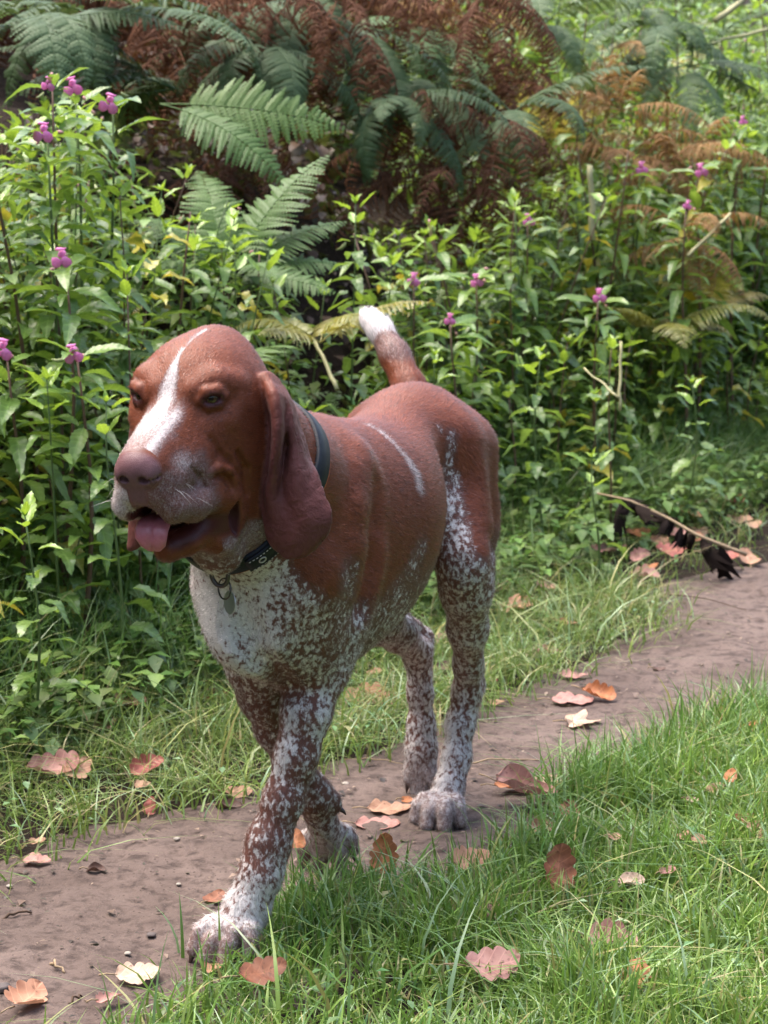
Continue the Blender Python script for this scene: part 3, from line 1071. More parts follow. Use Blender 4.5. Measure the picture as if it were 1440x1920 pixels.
# taller tufts along the near edge
TU, TN = [], []
for px_, py_, m_, hh_ in [(590, 1700, 150, .13), (650, 1690, 140, .12), (540, 1740, 130, .11), (700, 1660, 90, .09), (860, 1640, 110, .09), (1010, 1600, 190, .12), (1060, 1560, 160, .11), (1080, 1490, 240, .13), (1150, 1460, 240, .13), (1230, 1430, 230, .13), (1300, 1390, 200, .13), (1370, 1370, 230, .15), (1420, 1350, 200, .15), (480, 1790, 90, .08), (430, 1850, 80, .08), (760, 1650, 60, .10)]:
    g = on_ground(px_, py_ + 28)
    TU.append(g[:2] + rg.normal(0, .035, (m_, 2))); TN.append(np.full(m_, hh_))
XY = np.concatenate(TU); h = np.concatenate(TN) * .66 * rg.uniform(.5, 1.45, len(XY))
grass("tall_grass", XY, h, rg.uniform(.003, .0052, len(XY)), gcols(len(XY), (.080, .160, .030), (.190, .310, .075), .06), rg.gamma(2.2, .28, len(XY)), rg, M_GRASS)
# verge beyond the path: short, yellowing, trodden flat
N = 100000
u = rg.uniform(-2.2, 6.6, N); dd = rg.random(N) ** 1.25 * .95
s = far_s(u) - .02 + .03 * rg.normal(size=N) + dd
XY = P_0 + u[:, None] * P_U + s[:, None] * P_V
px = 720 + FPX * XY[:, 0] / np.maximum(XY[:, 1], .3)
clump = vnoise(np.concatenate([XY, np.zeros((N, 1))], 1), 6, 55)
ok = (px > -1300) & (px < 2600) & (rg.random(N) < .18 + 1.1 * clump) & (rg.random(N) < np.where(dd < .08, .35, 1)) & (rg.random(N) < np.where((u > 2.1) & (dd < .36), .22, 1))
XY, clump, dd = XY[ok], clump[ok], dd[ok]
n = len(XY)
gt = smooth01(dd, .30, .6)[:, None]
c = gcols(n, (.095, .155, .034), (.215, .280, .070), .15, (.38, .33, .15)) * (1 - gt) + gcols(n, (.065, .140, .028), (.140, .250, .050), .05) * gt
h = (.036 + .062 * clump + .12 * gt[:, 0]) * rg.uniform(.6, 1.4, n)
grass("verge_grass", XY, h, rg.uniform(.0022, .0042, n), c, rg.gamma(2.6, .45, n) * (1 - .4 * gt[:, 0]), rg, M_GRASS)

# long loose blades standing out of the shorter grass
N = 2600
u = rg.uniform(-1.6, 3.4, N); dd = rg.random(N) ** 1.2 * 1.5
s = near_s(u) - dd
XY = P_0 + u[:, None] * P_U + s[:, None] * P_V
px = 720 + FPX * XY[:, 0] / np.maximum(XY[:, 1], .3)
XY = XY[(XY[:, 1] > 2.08) & (px > -100) & (px < 1560)]
n = len(XY)
grass("long_grass", XY, rg.uniform(.07, .165, n), rg.uniform(.0032, .0066, n), gcols(n, (.075, .150, .030), (.230, .340, .080), .14), rg.gamma(2.4, .36, n), rg, M_GRASS)
N = 2200
u = rg.uniform(-.8, 5.2, N); dd = .04 + rg.random(N) * .55; m_ = ~((u > 2.1) & (dd < .38)); u, dd = u[m_], dd[m_]; N = len(u)
s = far_s(u) + dd
XY = P_0 + u[:, None] * P_U + s[:, None] * P_V
grass("long_verge_grass", XY, rg.uniform(.08, .20, N), rg.uniform(.0026, .0050, N), gcols(N, (.090, .150, .035), (.25, .31, .09), .25), rg.gamma(2.6, .42, N), rg, M_GRASS)

# clover and other small broad leaves low in the grass
N = 5200
u = rg.uniform(-1.2, 5.5, N); side_ = rg.random(N) < .5
s = np.where(side_, near_s(u) - rg.random(N) * 1.1, far_s(u) + rg.random(N) * .6)
XY = P_0 + u[:, None] * P_U + s[:, None] * P_V
cl = vnoise(np.concatenate([XY, np.zeros((N, 1))], 1), 9, 58)
XY = XY[cl > .52]; N = len(XY)
P = np.stack([XY[:, 0], XY[:, 1], height(XY[:, 0], XY[:, 1]) + rg.uniform(.015, .055, N)], 1)
leaf_cloud("clover", P, rg.uniform(.009, .020, N), rg.uniform(0, 6.28, N), rg.uniform(-.3, .7, N), gcols(N, (.085, .170, .060), (.150, .260, .095), .05), M_TINT)
# crumbs of soil, bark and leaf on the path
N = 3600
u = rg.uniform(-1.5, 5.5, N); t = rg.beta(.7, .7, N)
s = near_s(u) + (far_s(u) - near_s(u)) * t
XY = P_0 + u[:, None] * P_U + s[:, None] * P_V
P = np.stack([XY[:, 0], XY[:, 1], height(XY[:, 0], XY[:, 1]) + .008], 1)
bc = np.array([(.035, .022, .018), (.06, .04, .032), (.17, .11, .085), (.28, .19, .14)])[rg.choice(4, N, p=[.40, .28, .22, .10])]
leaf_cloud("crumbs", P, rg.gamma(2, .0024, N) + .0025, rg.uniform(0, 6.28, N), rg.uniform(-.25, .35, N), bc, M_TINT)

print("GRASS", [(o.name, len(o.data.polygons)) for o in bpy.data.objects if o.get('kind') == 'stuff'])
# ================================================================== THE DOG
TH = math.radians(20.0)
D_O = np.array([-0.11, 2.70, 0.0])               # ground below the withers
D_F = np.array([-math.sin(TH), -math.cos(TH), 0])  # forward
D_L = np.array([math.cos(TH), -math.sin(TH), 0])   # the dog's left
DOG_RZ = math.atan2(D_F[1], D_F[0])


def F(px, py, f):
    """measured point in the dog's own axes (forward, left, up) for a chosen forward distance"""
    r = ray(px, py)
    t = (f - (CAM - D_O) @ D_F) / (r @ D_F)
    w = CAM + r * t - D_O
    return np.array([w @ D_F, w @ D_L, w[2]])


# head frame: x along the muzzle, y to the dog's left, z up; origin between the eyes
H_YAW, H_PIT = math.radians(20.0), math.radians(14.5)
_hx = np.array([-math.sin(H_YAW) * math.cos(H_PIT), -math.cos(H_YAW) * math.cos(H_PIT), -math.sin(H_PIT)])
_hy = np.array([math.cos(H_YAW), -math.sin(H_YAW), 0])
_hz = np.cross(_hx, _hy)
H_R = np.stack([np.array([v @ D_F, v @ D_L, v[2]]) for v in (_hx, _hy, _hz)], 1)   # head -> dog
_ho = np.array([-0.2235, 2.4735, 0.6997]) - D_O
H_O = np.array([_ho @ D_F, _ho @ D_L, _ho[2]])


def hp(x, y, z):
    return H_O + H_R @ np.array([x, y, z])


PRIMS = []


def smin(a, b, k):
    h = np.maximum(k - np.abs(a - b), 0) / k
    return np.minimum(a, b) - h * h * k * 0.25


def add(fn, lo, hi, k=0.02, op='u'):
    m = k + 0.02
    PRIMS.append((fn, np.asarray(lo) - m, np.asarray(hi) + m, k, op))


def cap(a, b, ra, rb, k=0.02, op='u', flat=None):
    """round cone from a to b; flat = (axis, factor) squashes it along an axis"""
    a = np.asarray(a, float); b = np.asarray(b, float)
    ab = b - a; L2 = max(ab @ ab, 1e-9)
    R = max(ra, rb) * (max(1, flat[1]) if flat else 1)
    if flat:
        ax = np.asarray(flat[0], float); ax = ax / np.linalg.norm(ax); fac = flat[1]

    def fn(P):
        q = P - a.astype(np.float32)
        t = np.clip(q @ (ab / L2).astype(np.float32), 0, 1)
        o = q - t[:, None] * ab.astype(np.float32)
        r = ra + (rb - ra) * t
        if flat:
            c = o @ ax.astype(np.float32)
            o = o + ((1 / fac - 1) * c)[:, None] * ax.astype(np.float32)
            return (np.sqrt((o * o).sum(1)) - r) * min(1.0, fac)
        return np.sqrt((o * o).sum(1)) - r
    add(fn, np.minimum(a, b) - R, np.maximum(a, b) + R, k, op)


def chain(pts, rads, k=0.02, op='u', flat=None):
    for i in range(len(pts) - 1):
        cap(pts[i], pts[i + 1], rads[i], rads[i + 1], k, op, flat)


def ell(c, r, R=None, k=0.02, op='u'):
    """ellipsoid, R = 3x3 with its axes as columns"""
    c = np.asarray(c, float); r = np.asarray(r, float)
    R = np.eye(3) if R is None else np.asarray(R)
    rm = r.max()

    def fn(P):
        q = (P - c.astype(np.float32)) @ R.astype(np.float32)
        k0 = np.sqrt(((q / r) ** 2).sum(1)) + 1e-6
        k1 = np.sqrt(((q / (r * r)) ** 2).sum(1)) + 1e-6
        return k0 * (k0 - 1.0) / k1
    add(fn, c - rm, c + rm, k, op)


def hell(x, y, z, r, k=0.02, op='u', tilt=None):
    R = H_R if tilt is None else H_R @ np.asarray(tilt)
    ell(hp(x, y, z), r, R, k, op)


# ---- trunk: elliptical sections along the body   f, z top, z bottom, half width, sideways centre
SEC = np.array([
    (0.135, 0.455, 0.385, 0.020, -0.022),
    (0.120, 0.500, 0.365, 0.048, -0.020),
    (0.085, 0.560, 0.348, 0.066, -0.012),
    (0.040, 0.610, 0.330, 0.078, -0.008),
    (0.000, 0.636, 0.318, 0.084, -0.006),
    (-0.07, 0.640, 0.312, 0.092, -0.004),
    (-0.15, 0.628, 0.318, 0.103, -0.002),
    (-0.23, 0.617, 0.338, 0.107, 0.000),
    (-0.30, 0.614, 0.370, 0.096, -0.002),
    (-0.36, 0.622, 0.412, 0.078, -0.006),
    (-0.42, 0.634, 0.432, 0.073, -0.010),
    (-0.48, 0.636, 0.440, 0.075, -0.012),
    (-0.54, 0.622, 0.445, 0.070, -0.014),
    (-0.59, 0.585, 0.460, 0.050, -0.016),
    (-0.615, 0.545, 0.490, 0.020, -0.016)])[::-1]


def _pchip(x, xp, Y):
    M = np.gradient(Y, xp)
    i = np.clip(np.searchsorted(xp, x, side='right') - 1, 0, len(xp) - 2)
    h = xp[i + 1] - xp[i]; t = (x - xp[i]) / h
    return (2*t**3-3*t**2+1)*Y[i] + (t**3-2*t**2+t)*h*M[i] + (-2*t**3+3*t**2)*Y[i+1] + (t**3-t**2)*h*M[i+1]


_xs = np.linspace(SEC[0, 0], SEC[-1, 0], 300)
SEC = np.stack([_xs] + [_pchip(_xs, SEC[:, 0], SEC[:, i]) for i in (1, 2, 3, 4)], 1)


def _trunk(P):
    f = P[:, 0]
    fc = np.clip(f, SEC[0, 0], SEC[-1, 0])
    zt, zb, w, lc = (np.interp(fc, SEC[:, 0], SEC[:, i]) for i in (1, 2, 3, 4))
    zc = zb + (zt - zb) * 0.54
    dz = P[:, 2] - zc
    hh = np.where(dz > 0, zt - zc, zc - zb)
    dl = P[:, 1] - lc
    k0 = np.sqrt((dl / w) ** 2 + (dz / hh) ** 2) + 1e-6
    k1 = np.sqrt((dl / w ** 2) ** 2 + (dz / hh ** 2) ** 2) + 1e-6
    d = k0 * (k0 - 1) / k1
    over = np.abs(f - fc)
    return np.where(over > 0, np.sqrt(np.maximum(d, 0) ** 2 + over ** 2) + np.minimum(d, 0) * 0, d)


add(_trunk, (-0.64, -0.16, 0.28), (0.16, 0.15, 0.67), 0.03)

# ---- neck
chain([(-0.02, -0.008, 0.545), (0.075, -0.012, 0.585), (0.150, -0.020, 0.640), hp(-0.075, 0, -0.035)],
      [0.088, 0.080, 0.070, 0.062], 0.05)
chain([(0.075, -0.014, 0.500), (0.150, -0.022, 0.560), hp(-0.035, 0.0, -0.115)], [0.064, 0.054, 0.044], 0.04)

# ---- shoulders and upper arms
SAG = (0, 1, 0)
cap((-0.045, 0.046, 0.575), F(560, 1060, .06), 0.040, 0.052, 0.03)          # left shoulder blade
cap(F(552, 1090, .055), F(588, 1262, -.02), 0.056, 0.034, 0.025)             # left upper arm
cap((-0.03, 0.052, 0.47), F(612, 1240, -.045), 0.052, 0.030, 0.025)          # left triceps
cap((-0.045, -0.058, 0.575), F(446, 1085, .06), 0.038, 0.046, 0.03)         # right shoulder blade
cap(F(446, 1112, .055), F(478, 1252, -.02), 0.046, 0.031, 0.025)             # right upper arm
cap((-0.03, -0.070, 0.47), F(500, 1240, -.06), 0.050, 0.028, 0.025)
# ---- left foreleg (nearest, planted)
LF = [F(590, 1270, -.02), F(574, 1335, .0), F(556, 1415, .015), F(531, 1500, .03), F(503, 1580, .045), F(489, 1640, .058), F(462, 1705, .07)]
chain(LF, [.0300, .0285, .0240, .0222, .0248, .0235, .0262], 0.018)
cap(F(606, 1275, -.05), F(590, 1330, -.03), .018, .014, 0.02)                # point of the elbow
cap(F(522, 1590, .02), F(515, 1625, .025), .012, .009, 0.015)                # carpal pad
# ---- right foreleg (behind, pushing off)
RF = [F(480, 1245, -.02), F(494, 1300, -.05), F(518, 1365, -.085), F(548, 1430, -.13), F(588, 1490, -.165), F(606, 1545, -.205)]
chain(RF, [.034, .030, .0245, .0215, .0225, .0215], 0.018)
cap(F(625, 1500, -.18), F(632, 1513, -.185), .010, .007, 0.012)
# ---- left hindleg
cap((-0.46, 0.034, 0.545), F(864, 985, -.44), 0.060, 0.044, 0.04)
cap((-0.535, 0.040, 0.535), F(884, 985, -.52), 0.050, 0.035, 0.04)           # hamstring
cap(F(884, 960, -.545), F(890, 1085, -.50), 0.034, 0.022, 0.03)
cap(F(850, 960, -.40), F(866, 1075, -.395), 0.034, 0.028, 0.03)               # stifle
LH = [F(868, 1050, -.40), F(874, 1105, -.425), F(877, 1180, -.48), F(878, 1245, -.53), F(876, 1295, -.555), F(862, 1360, -.545), F(856, 1420, -.53), F(842, 1475, -.51), F(830, 1510, -.49)]
chain(LH, [.036, .033, .0255, .0185, .0185, .0180, .0180, .0190, .0215], 0.02)
chain([F(897, 1060, -.50), F(894, 1180, -.545), F(892, 1255, -.575), F(890, 1285, -.585)], [.022, .012, .009, .0125], 0.015)   # achilles, hock point
cap(F(890, 1285, -.585), F(880, 1340, -.565), .0125, .010, 0.015)
# ---- right hindleg (stepping off)
cap((-0.47, -0.060, 0.545), (-0.45, -0.072, 0.42), 0.058, 0.048, 0.04)
cap((-0.54, -0.060, 0.53), (-0.53, -0.070, 0.42), 0.050, 0.034, 0.04)
RH = [(-0.41, -0.066, 0.385), F(706, 1160, -.45), F(746, 1188, -.52), F(782, 1222, -.60), F(788, 1300, -.612), F(790, 1360, -.615), F(790, 1405, -.612), F(789, 1440, -.61)]
chain(RH, [.042, .033, .0235, .0190, .0160, .0175, .0205, .0200], 0.02)
chain([F(748, 1150, -.55), F(778, 1176, -.61), F(794, 1196, -.628)], [.012, .0085, .0125], 0.012)
cap(F(794, 1196, -.628), F(798, 1260, -.625), .0125, .010, 0.015)
# ---- tail
TAIL = [(-0.545, -0.030, 0.575), F(768, 728, -.585), F(741, 668, -.615), F(712, 618, -.64), F(694, 600, -.65), F(678, 586, -.655)]
chain(TAIL, [.0265, .0235, .0210, .0182, .0140, .0040], 0.012)

# ---- paws: toe bones from a centre, each toe arched, with the tip given
CLAWS = []


def paw(root, tips, rk, rt, lift, k=0.010):
    root = np.asarray(root, float)
    mid = sum(np.asarray(t, float) for t in tips) / len(tips)
    for i, tip in enumerate(tips):
        tip = np.asarray(tip, float)
        out = tip - mid
        kn = root * 0.42 + tip * 0.58 + np.array([0, 0, lift]) + out * .16
        cap(root + out * .30, kn, rk * 1.10, rk * .96, 0.010)
        kn2 = kn * .45 + tip * .55 + np.array([0, 0, lift * .42])
        cap(kn, kn2, rk * .94, rk * .92, 0.003)
        cap(kn2, tip, rk * .92, rt, 0.0025)
        d = tip - kn2; d /= np.linalg.norm(d)
        CLAWS.append((tip + d * rt * 0.55, d))


cap(F(462, 1705, .07), F(430, 1752, .098), .0262, .0200, .016)
paw(F(452, 1740, .085), [F(365, 1779, .125), F(386, 1800, .134), F(421, 1806, .131), F(466, 1797, .112)], .0122, .0098, .018)
paw(F(610, 1562, -.222), [F(570, 1606, -.248), F(600, 1628, -.240), F(638, 1626, -.245), F(660, 1592, -.258)], .0132, .0104, .010)
paw(F(830, 1508, -.485), [F(780, 1534, -.455), F(800, 1547, -.443), F(833, 1549, -.443), F(862, 1540, -.465)], .0126, .0102, .016)
paw(F(789, 1430, -.612), [F(767, 1460, -.60), F(780, 1484, -.60), F(795, 1484, -.60), F(808, 1460, -.60)], .0118, .0092, .004)

# ---- head
N_NECK = len(PRIMS)
hell(-.060, 0, -.014, (.080, .066, .062), .02)
hell(-.040, 0, .006, (.050, .048, .036), .025)
ell(hp(-.110, 0, .012), (.022,) * 3, None, .040)
for s in (1, -1):
    cap(hp(-.008, s * .020, -.044), hp(.092, s * .013, -.058), .031, .026, .02)    # muzzle sides
    hell(-.040, s * .044, -.040, (.052, .024, .048), .025)                         # cheek
    chain([hp(.110, s * .0165, -.066), hp(.100, s * .0245, -.083), hp(.066, s * .031, -.095), hp(.032, s * .038, -.100), hp(.008, s * .046, -.110), hp(.002, s * .047, -.134)],
          [.0135, .0165, .0180, .0165, .0150, .0100], .010)                           # hanging upper lips
    chain([hp(-.050, s * .038, -.094), hp(.000, s * .032, -.132), hp(.055, s * .017, -.145)], [.024, .019, .0150], .018)  # lower jaw
    chain([hp(.006, s * .046, -.154), hp(.018, s * .040, -.164), hp(.034, s * .028, -.154)], [.0085, .0095, .008], .010)   # lower lip fold
cap(hp(-.020, 0, -.012), hp(.104, 0, -.034), .0300, .0245, .018, flat=(H_R[:, 1], 1.05))   # bridge
cap(hp(.045, 0, -.146), hp(.074, 0, -.147), .0175, .0150, .015)                       # chin
cap(hp(-.055, 0, -.095), hp(-.015, 0.01, -.155), .050, .030, .03)                     # throat
ell(hp(-.010, .022, -.178), (.024, .020, .024), None, .015)                          # pouch
ell(hp(-.004, .034, -.188), (.014, .012, .016), None, .012)
# mouth, opened
cap(hp(.132, 0, -.092), hp(.030, 0, -.116), .0150, .0175, .005, 's', flat=(H_R[:, 1], 1.22))
for s in (1, -1):
    hell(.012, s * .053, -.132, (.0065, .012, .024), .004, 's')                        # open corner of the lips
# nose
hell(.117, 0, -.034, (.0165, .0245, .0185), .006)
for s in (1, -1):
    hell(.118, s * .0145, -.039, (.0130, .0105, .0125), .005)
cap(hp(.114, 0, -.046), hp(.114, 0, -.066), .012, .0095, .008)
for s in (1, -1):
    hell(.1310, s * .0108, -.0415, (.0090, .0055, .0046), .002, 's')
    cap(hp(.128, s * .014, -.042), hp(.118, s * .0258, -.0405), .0024, .0018, .002, 's')
cap(hp(.1350, 0, -.044), hp(.1265, 0, -.078), .0012, .0014, .003, 's')
# cheek folds
for s in (1, -1):
    cap(hp(.034, s * .026, -.074), hp(-.022, s * .036, -.074), .0245, .028, .016)
    chain([hp(.046, s * .0455, -.066), hp(.032, s * .0515, -.066), hp(.018, s * .0560, -.074), hp(.009, s * .0575, -.088), hp(.011, s * .0575, -.104)], [.0030, .0048, .0052, .0050, .0035], .004)
    chain([hp(.042, s * .0490, -.0745), hp(.030, s * .0535, -.0765), hp(.0215, s * .0575, -.0850), hp(.0190, s * .0585, -.0960)], [.0016, .0030, .0034, .0020], .004, 's')
    chain([hp(.0267, s * .0450, -.034), hp(.0240, s * .0525, -.0522), hp(.0130, s * .0590, -.0680)], [.0010, .0024, .0012], .006, 's')
    chain([hp(.000, s * .0600, -.060), hp(-.010, s * .0640, -.085), hp(-.012, s * .0620, -.115)], [.0012, .0026, .0014], .008, 's')
    chain([hp(.072, s * .0385, -.050), hp(.060, s * .0425, -.066), hp(.052, s * .0440, -.082)], [.0008, .0018, .0008], .006, 's')
# loose skin of the throat
chain([F(392, 992, .215), F(404, 1030, .205), F(408, 1050, .200)], [.030, .022, .013], .016)
# eyes: sockets, lids
EYES = []
for s in (1, -1):
    chain([hp(.008, s * .024, .014), hp(-.010, s * .041, .0180), hp(-.030, s * .056, .008)], [.006, .0070, .006], .020)    # brow fold
    chain([hp(.016, s * .034, -.026), hp(-.004, s * .050, -.024), hp(-.024, s * .058, -.012)], [.006, .007, .007], .014)  # pouch under the eye
    e = hp(.000, s * .0375, .004)
    out = H_R @ np.array([.80, s * .60, .10]); out /= np.linalg.norm(out)
    side = np.cross(H_R[:, 2], out); side /= np.linalg.norm(side)          # towards the nose for s = -1
    upv = np.cross(out, side)
    Re = np.stack([out, side, upv], 1)
    EYES.append((e, Re, s))
    ell(e + out * .0120, (.016, .0140, .0078), Re, .004, 's')                            # orbit hollow
    chain([e + out * .0098 - side * .0135 + upv * .0015, e + out * .0124 - side * .006 + upv * .0087, e + out * .0124 + side * .006 + upv * .0087, e + out * .0098 + side * .0135 + upv * .0015],
          [.0030, .0036, .0036, .0030], .0075)                                             # upper lid
    chain([e + out * .0090 - side * .0135 + upv * .0000, e + out * .0108 - side * .006 - upv * .0081, e + out * .0108 + side * .006 - upv * .0081, e + out * .0090 + side * .0135 - upv * .0010],
          [.0024, .0028, .0028, .0024], .0060)                                             # lower lid
# groove between the chest and the left upper arm, and in front of the elbow
chain([F(436, 1100, .158), F(450, 1145, .147), F(464, 1195, .140), F(484, 1245, .118)], [.006, .015, .018, .011], .024, 's')
chain([F(500, 1240, .112), F(522, 1272, .085), F(545, 1292, .030)], [.006, .009, .007], .018, 's')
# skin folds at the shoulder
# hollow behind the shoulder blade
chain([(-.075, .098, .600), (-.055, .106, .560), (-.040, .108, .520), (-.028, .102, .470), (-.020, .088, .420)], [.008, .015, .018, .019, .014], .028, 's')
ell((-.375, .098, .520), (.034, .022, .055), None, .045, 's')        # hollow of the flank
ell((-.375, -.110, .520), (.034, .022, .055), None, .045, 's')
chain([(-.010, .066, .585), (.012, .072, .545), (.022, .074, .500), (.020, .066, .450)], [.012, .017, .018, .016], .020)

# ---- ears: hanging sheets, given as rows of points (front edge ... back edge)
def ear_surface(rows, nu=22, nv=40):
    R = np.array([[F(*p) for p in row] for row in rows])      # rows x cols x 3
    v0 = np.linspace(0, 1, R.shape[0]); u0 = np.linspace(0, 1, R.shape[1])
    vv = np.linspace(0, 1, nv); uu = np.linspace(0, 1, nu)

    def cub(x, xp, Y):
        Y = np.asarray(Y); M = np.gradient(Y, xp, axis=0)
        i = np.clip(np.searchsorted(xp, x, side='right') - 1, 0, len(xp) - 2)
        h = (xp[i + 1] - xp[i]); t = (x - xp[i]) / h
        sh = (-1,) + (1,) * (Y.ndim - 1)
        t = t.reshape(sh); h = h.reshape(sh)
        return ((2 * t**3 - 3 * t**2 + 1) * Y[i] + (t**3 - 2 * t**2 + t) * h * M[i] + (-2 * t**3 + 3 * t**2) * Y[i + 1] + (t**3 - t**2) * h * M[i + 1])
    A = cub(vv, v0, R)
    B = cub(uu, u0, A.transpose(1, 0, 2)).transpose(1, 0, 2)
    V = B.reshape(-1, 3)
    q = [(i * nu + j, i * nu + j + 1, (i + 1) * nu + j + 1, (i + 1) * nu + j) for i in range(nv - 1) for j in range(nu - 1)]
    return V, q


EARS = []


def ear(rows, r_in, r_out, k=0.008):
    V, q = ear_surface(rows)
    bv = BVHTree.FromPolygons([Vector(v) for v in V], q)
    lo, hi = V.min(0) - 0.012, V.max(0) + 0.012
    EARS.append(bv)
    zt, zb = V[:, 2].max(), V[:, 2].min()

    def fn(P):
        out = np.full(len(P), 0.05, np.float32)
        for i, p in enumerate(P):
            h = bv.find_nearest(Vector(p.tolist()), 0.03)
            if h[3] is not None: out[i] = h[3]
        t = np.clip((P[:, 2] - zb) / (zt - zb), 0, 1)
        wob = (vnoise(P * np.array([1, 1, .5], np.float32), 75.0, 3) - 0.5) * 0.0030 + (vnoise(P, 150.0, 4) - 0.5) * 0.0014
        return out - (r_out + (r_in - r_out) * t ** 3) + wob
    add(fn, lo, hi, k)


ear([
    [(492, 712, .190), (497, 706, .188), (503, 706, .178), (510, 710, .168), (520, 720, .156)],
    [(502, 745, .192), (512, 738, .208), (524, 744, .190), (534, 750, .176), (545, 758, .150)],
    [(508, 790, .188), (521, 784, .216), (532, 792, .184), (545, 792, .186), (558, 796, .150)],
    [(507, 840, .186), (520, 838, .216), (531, 844, .180), (552, 842, .190), (574, 848, .150)],
    [(502, 888, .190), (512, 886, .208), (527, 892, .188), (556, 890, .196), (592, 892, .166)],
    [(498, 930, .190), (508, 930, .200), (529, 933, .192), (564, 932, .196), (606, 931, .174)],
    [(499, 972, .189), (516, 974, .195), (545, 976, .196), (580, 974, .194), (617, 968, .178)],
    [(506, 1010, .187), (524, 1014, .192), (548, 1016, .194), (582, 1013, .190), (609, 1004, .178)],
    [(524, 1034, .184), (536, 1041, .187), (550, 1043, .188), (568, 1040, .186), (588, 1030, .179)]], .0046, .0031)
ear([
    [(282, 712, .200), (275, 706, .190), (268, 708, .180), (264, 715, .170)],
    [(275, 770, .215), (262, 765, .200), (254, 765, .180), (256, 775, .160)],
    [(290, 850, .210), (265, 850, .205), (247, 850, .185), (252, 850, .160)],
    [(300, 930, .205), (270, 930, .205), (248, 930, .190), (256, 930, .165)],
    [(285, 990, .200), (262, 995, .200), (247, 995, .190), (258, 990, .170)],
    [(262, 1018, .195), (252, 1025, .195), (245, 1026, .190), (250, 1020, .180)]], .0055, .0040)


def sdf_pts(P):
    P = np.asarray(P, np.float32)
    d = np.full(len(P), 0.06, np.float32)
    for fn, lo, hi, k, op in PRIMS:
        m = np.all((P >= lo) & (P <= hi), axis=1)
        if not m.any(): continue
        v = fn(P[m]).astype(np.float32)
        d[m] = smin(d[m], v, k) if op == 'u' else -smin(-d[m], v, k)
    return d


def sdf_grid(lo, hi, h):
    n = np.ceil((np.asarray(hi) - lo) / h).astype(int) + 1
    ax = [lo[i] + h * np.arange(n[i]) for i in range(3)]
    G = np.full(n, 0.06, np.float32)
    for fn, plo, phi, k, op in PRIMS:
        s = [slice(max(0, int((plo[i] - lo[i]) / h)), min(n[i], int((phi[i] - lo[i]) / h) + 2)) for i in range(3)]
        sub = G[s[0], s[1], s[2]]
        if sub.size == 0: continue
        X, Y, Z = np.meshgrid(ax[0][s[0]], ax[1][s[1]], ax[2][s[2]], indexing='ij')
        P = np.stack([X.ravel(), Y.ravel(), Z.ravel()], 1).astype(np.float32)
        g = sub.ravel().copy()
        v = fn(P).astype(np.float32)
        g = smin(g, v, k) if op == 'u' else -smin(-g, v, k)
        G[s[0], s[1], s[2]] = g.reshape(sub.shape)
    return G, np.asarray(lo, float)


def surface_nets(G, lo, h):
    n = np.array(G.shape)
    S = G < 0
    c = np.zeros(n - 1, np.uint8)
    for dx in (0, 1):
        for dy in (0, 1):
            for dz in (0, 1):
                c += S[dx:n[0] - 1 + dx, dy:n[1] - 1 + dy, dz:n[2] - 1 + dz]
    act = (c > 0) & (c < 8)
    idx = np.argwhere(act)
    vid = np.full(act.shape, -1, np.int32)
    vid[act] = np.arange(len(idx))
    acc = np.zeros((len(idx), 3)); cnt = np.zeros(len(idx))
    corners = [(dx, dy, dz) for dx in (0, 1) for dy in (0, 1) for dz in (0, 1)]
    val = {q: G[idx[:, 0] + q[0], idx[:, 1] + q[1], idx[:, 2] + q[2]] for q in corners}
    for a in corners:
        for i in range(3):
            if a[i] == 1: continue
            b = list(a); b[i] = 1; b = tuple(b)
            va, vb = val[a], val[b]
            m = (va < 0) != (vb < 0)
            t = va[m] / (va[m] - vb[m])
            p = np.tile(np.array(a, float), (m.sum(), 1)); p[:, i] = t
            acc[m] += p; cnt[m] += 1
    V = lo + h * (idx + acc / cnt[:, None])
    quads = []
    for i in range(3):
        j, k = (i + 1) % 3, (i + 2) % 3
        sl0 = [slice(1, -1)] * 3; sl0[i] = slice(0, n[i] - 1)
        sl1 = [slice(1, -1)] * 3; sl1[i] = slice(1, n[i])
        A, B = S[tuple(sl0)], S[tuple(sl1)]
        e = np.argwhere(A != B)
        if len(e) == 0: continue
        flip = A[e[:, 0], e[:, 1], e[:, 2]]
        base = e.copy()
        for a in (j, k): base[:, a] += 1
        q = []
        for dj, dk in ((-1, -1), (0, -1), (0, 0), (-1, 0)):
            w = base.copy(); w[:, j] += dj; w[:, k] += dk
            q.append(vid[w[:, 0], w[:, 1], w[:, 2]])
        q = np.stack(q, 1)
        q[~flip] = q[~flip][:, ::-1]
        quads.append(q)
    Q = np.concatenate(quads)
    return V, Q[(Q >= 0).all(1)]


def project(V, it=2, eps=0.0012):
    for _ in range(it):
        d = sdf_pts(V)
        g = np.stack([sdf_pts(V + e) - sdf_pts(V - e) for e in np.eye(3) * eps], 1) / (2 * eps)
        g2 = np.maximum((g * g).sum(1), 0.2)
        V = V - np.clip(d / g2, -0.003, 0.003)[:, None] * g
    return V


def relax(V, Q, it=2, lam=0.5):
    for _ in range(it):
        acc = np.zeros_like(V); cnt = np.zeros(len(V))
        for a, b in ((0, 1), (1, 2), (2, 3), (3, 0)):
            np.add.at(acc, Q[:, a], V[Q[:, b]]); np.add.at(acc, Q[:, b], V[Q[:, a]])
            np.add.at(cnt, Q[:, a], 1); np.add.at(cnt, Q[:, b], 1)
        V = V + lam * (acc / cnt[:, None] - V)
    return V


VOX = 0.0034
_G, _lo = sdf_grid(np.array([-0.73, -0.20, -0.02]), np.array([0.43, 0.20, 0.84]), VOX)
DV, DQ = surface_nets(_G, _lo, VOX)
del _G
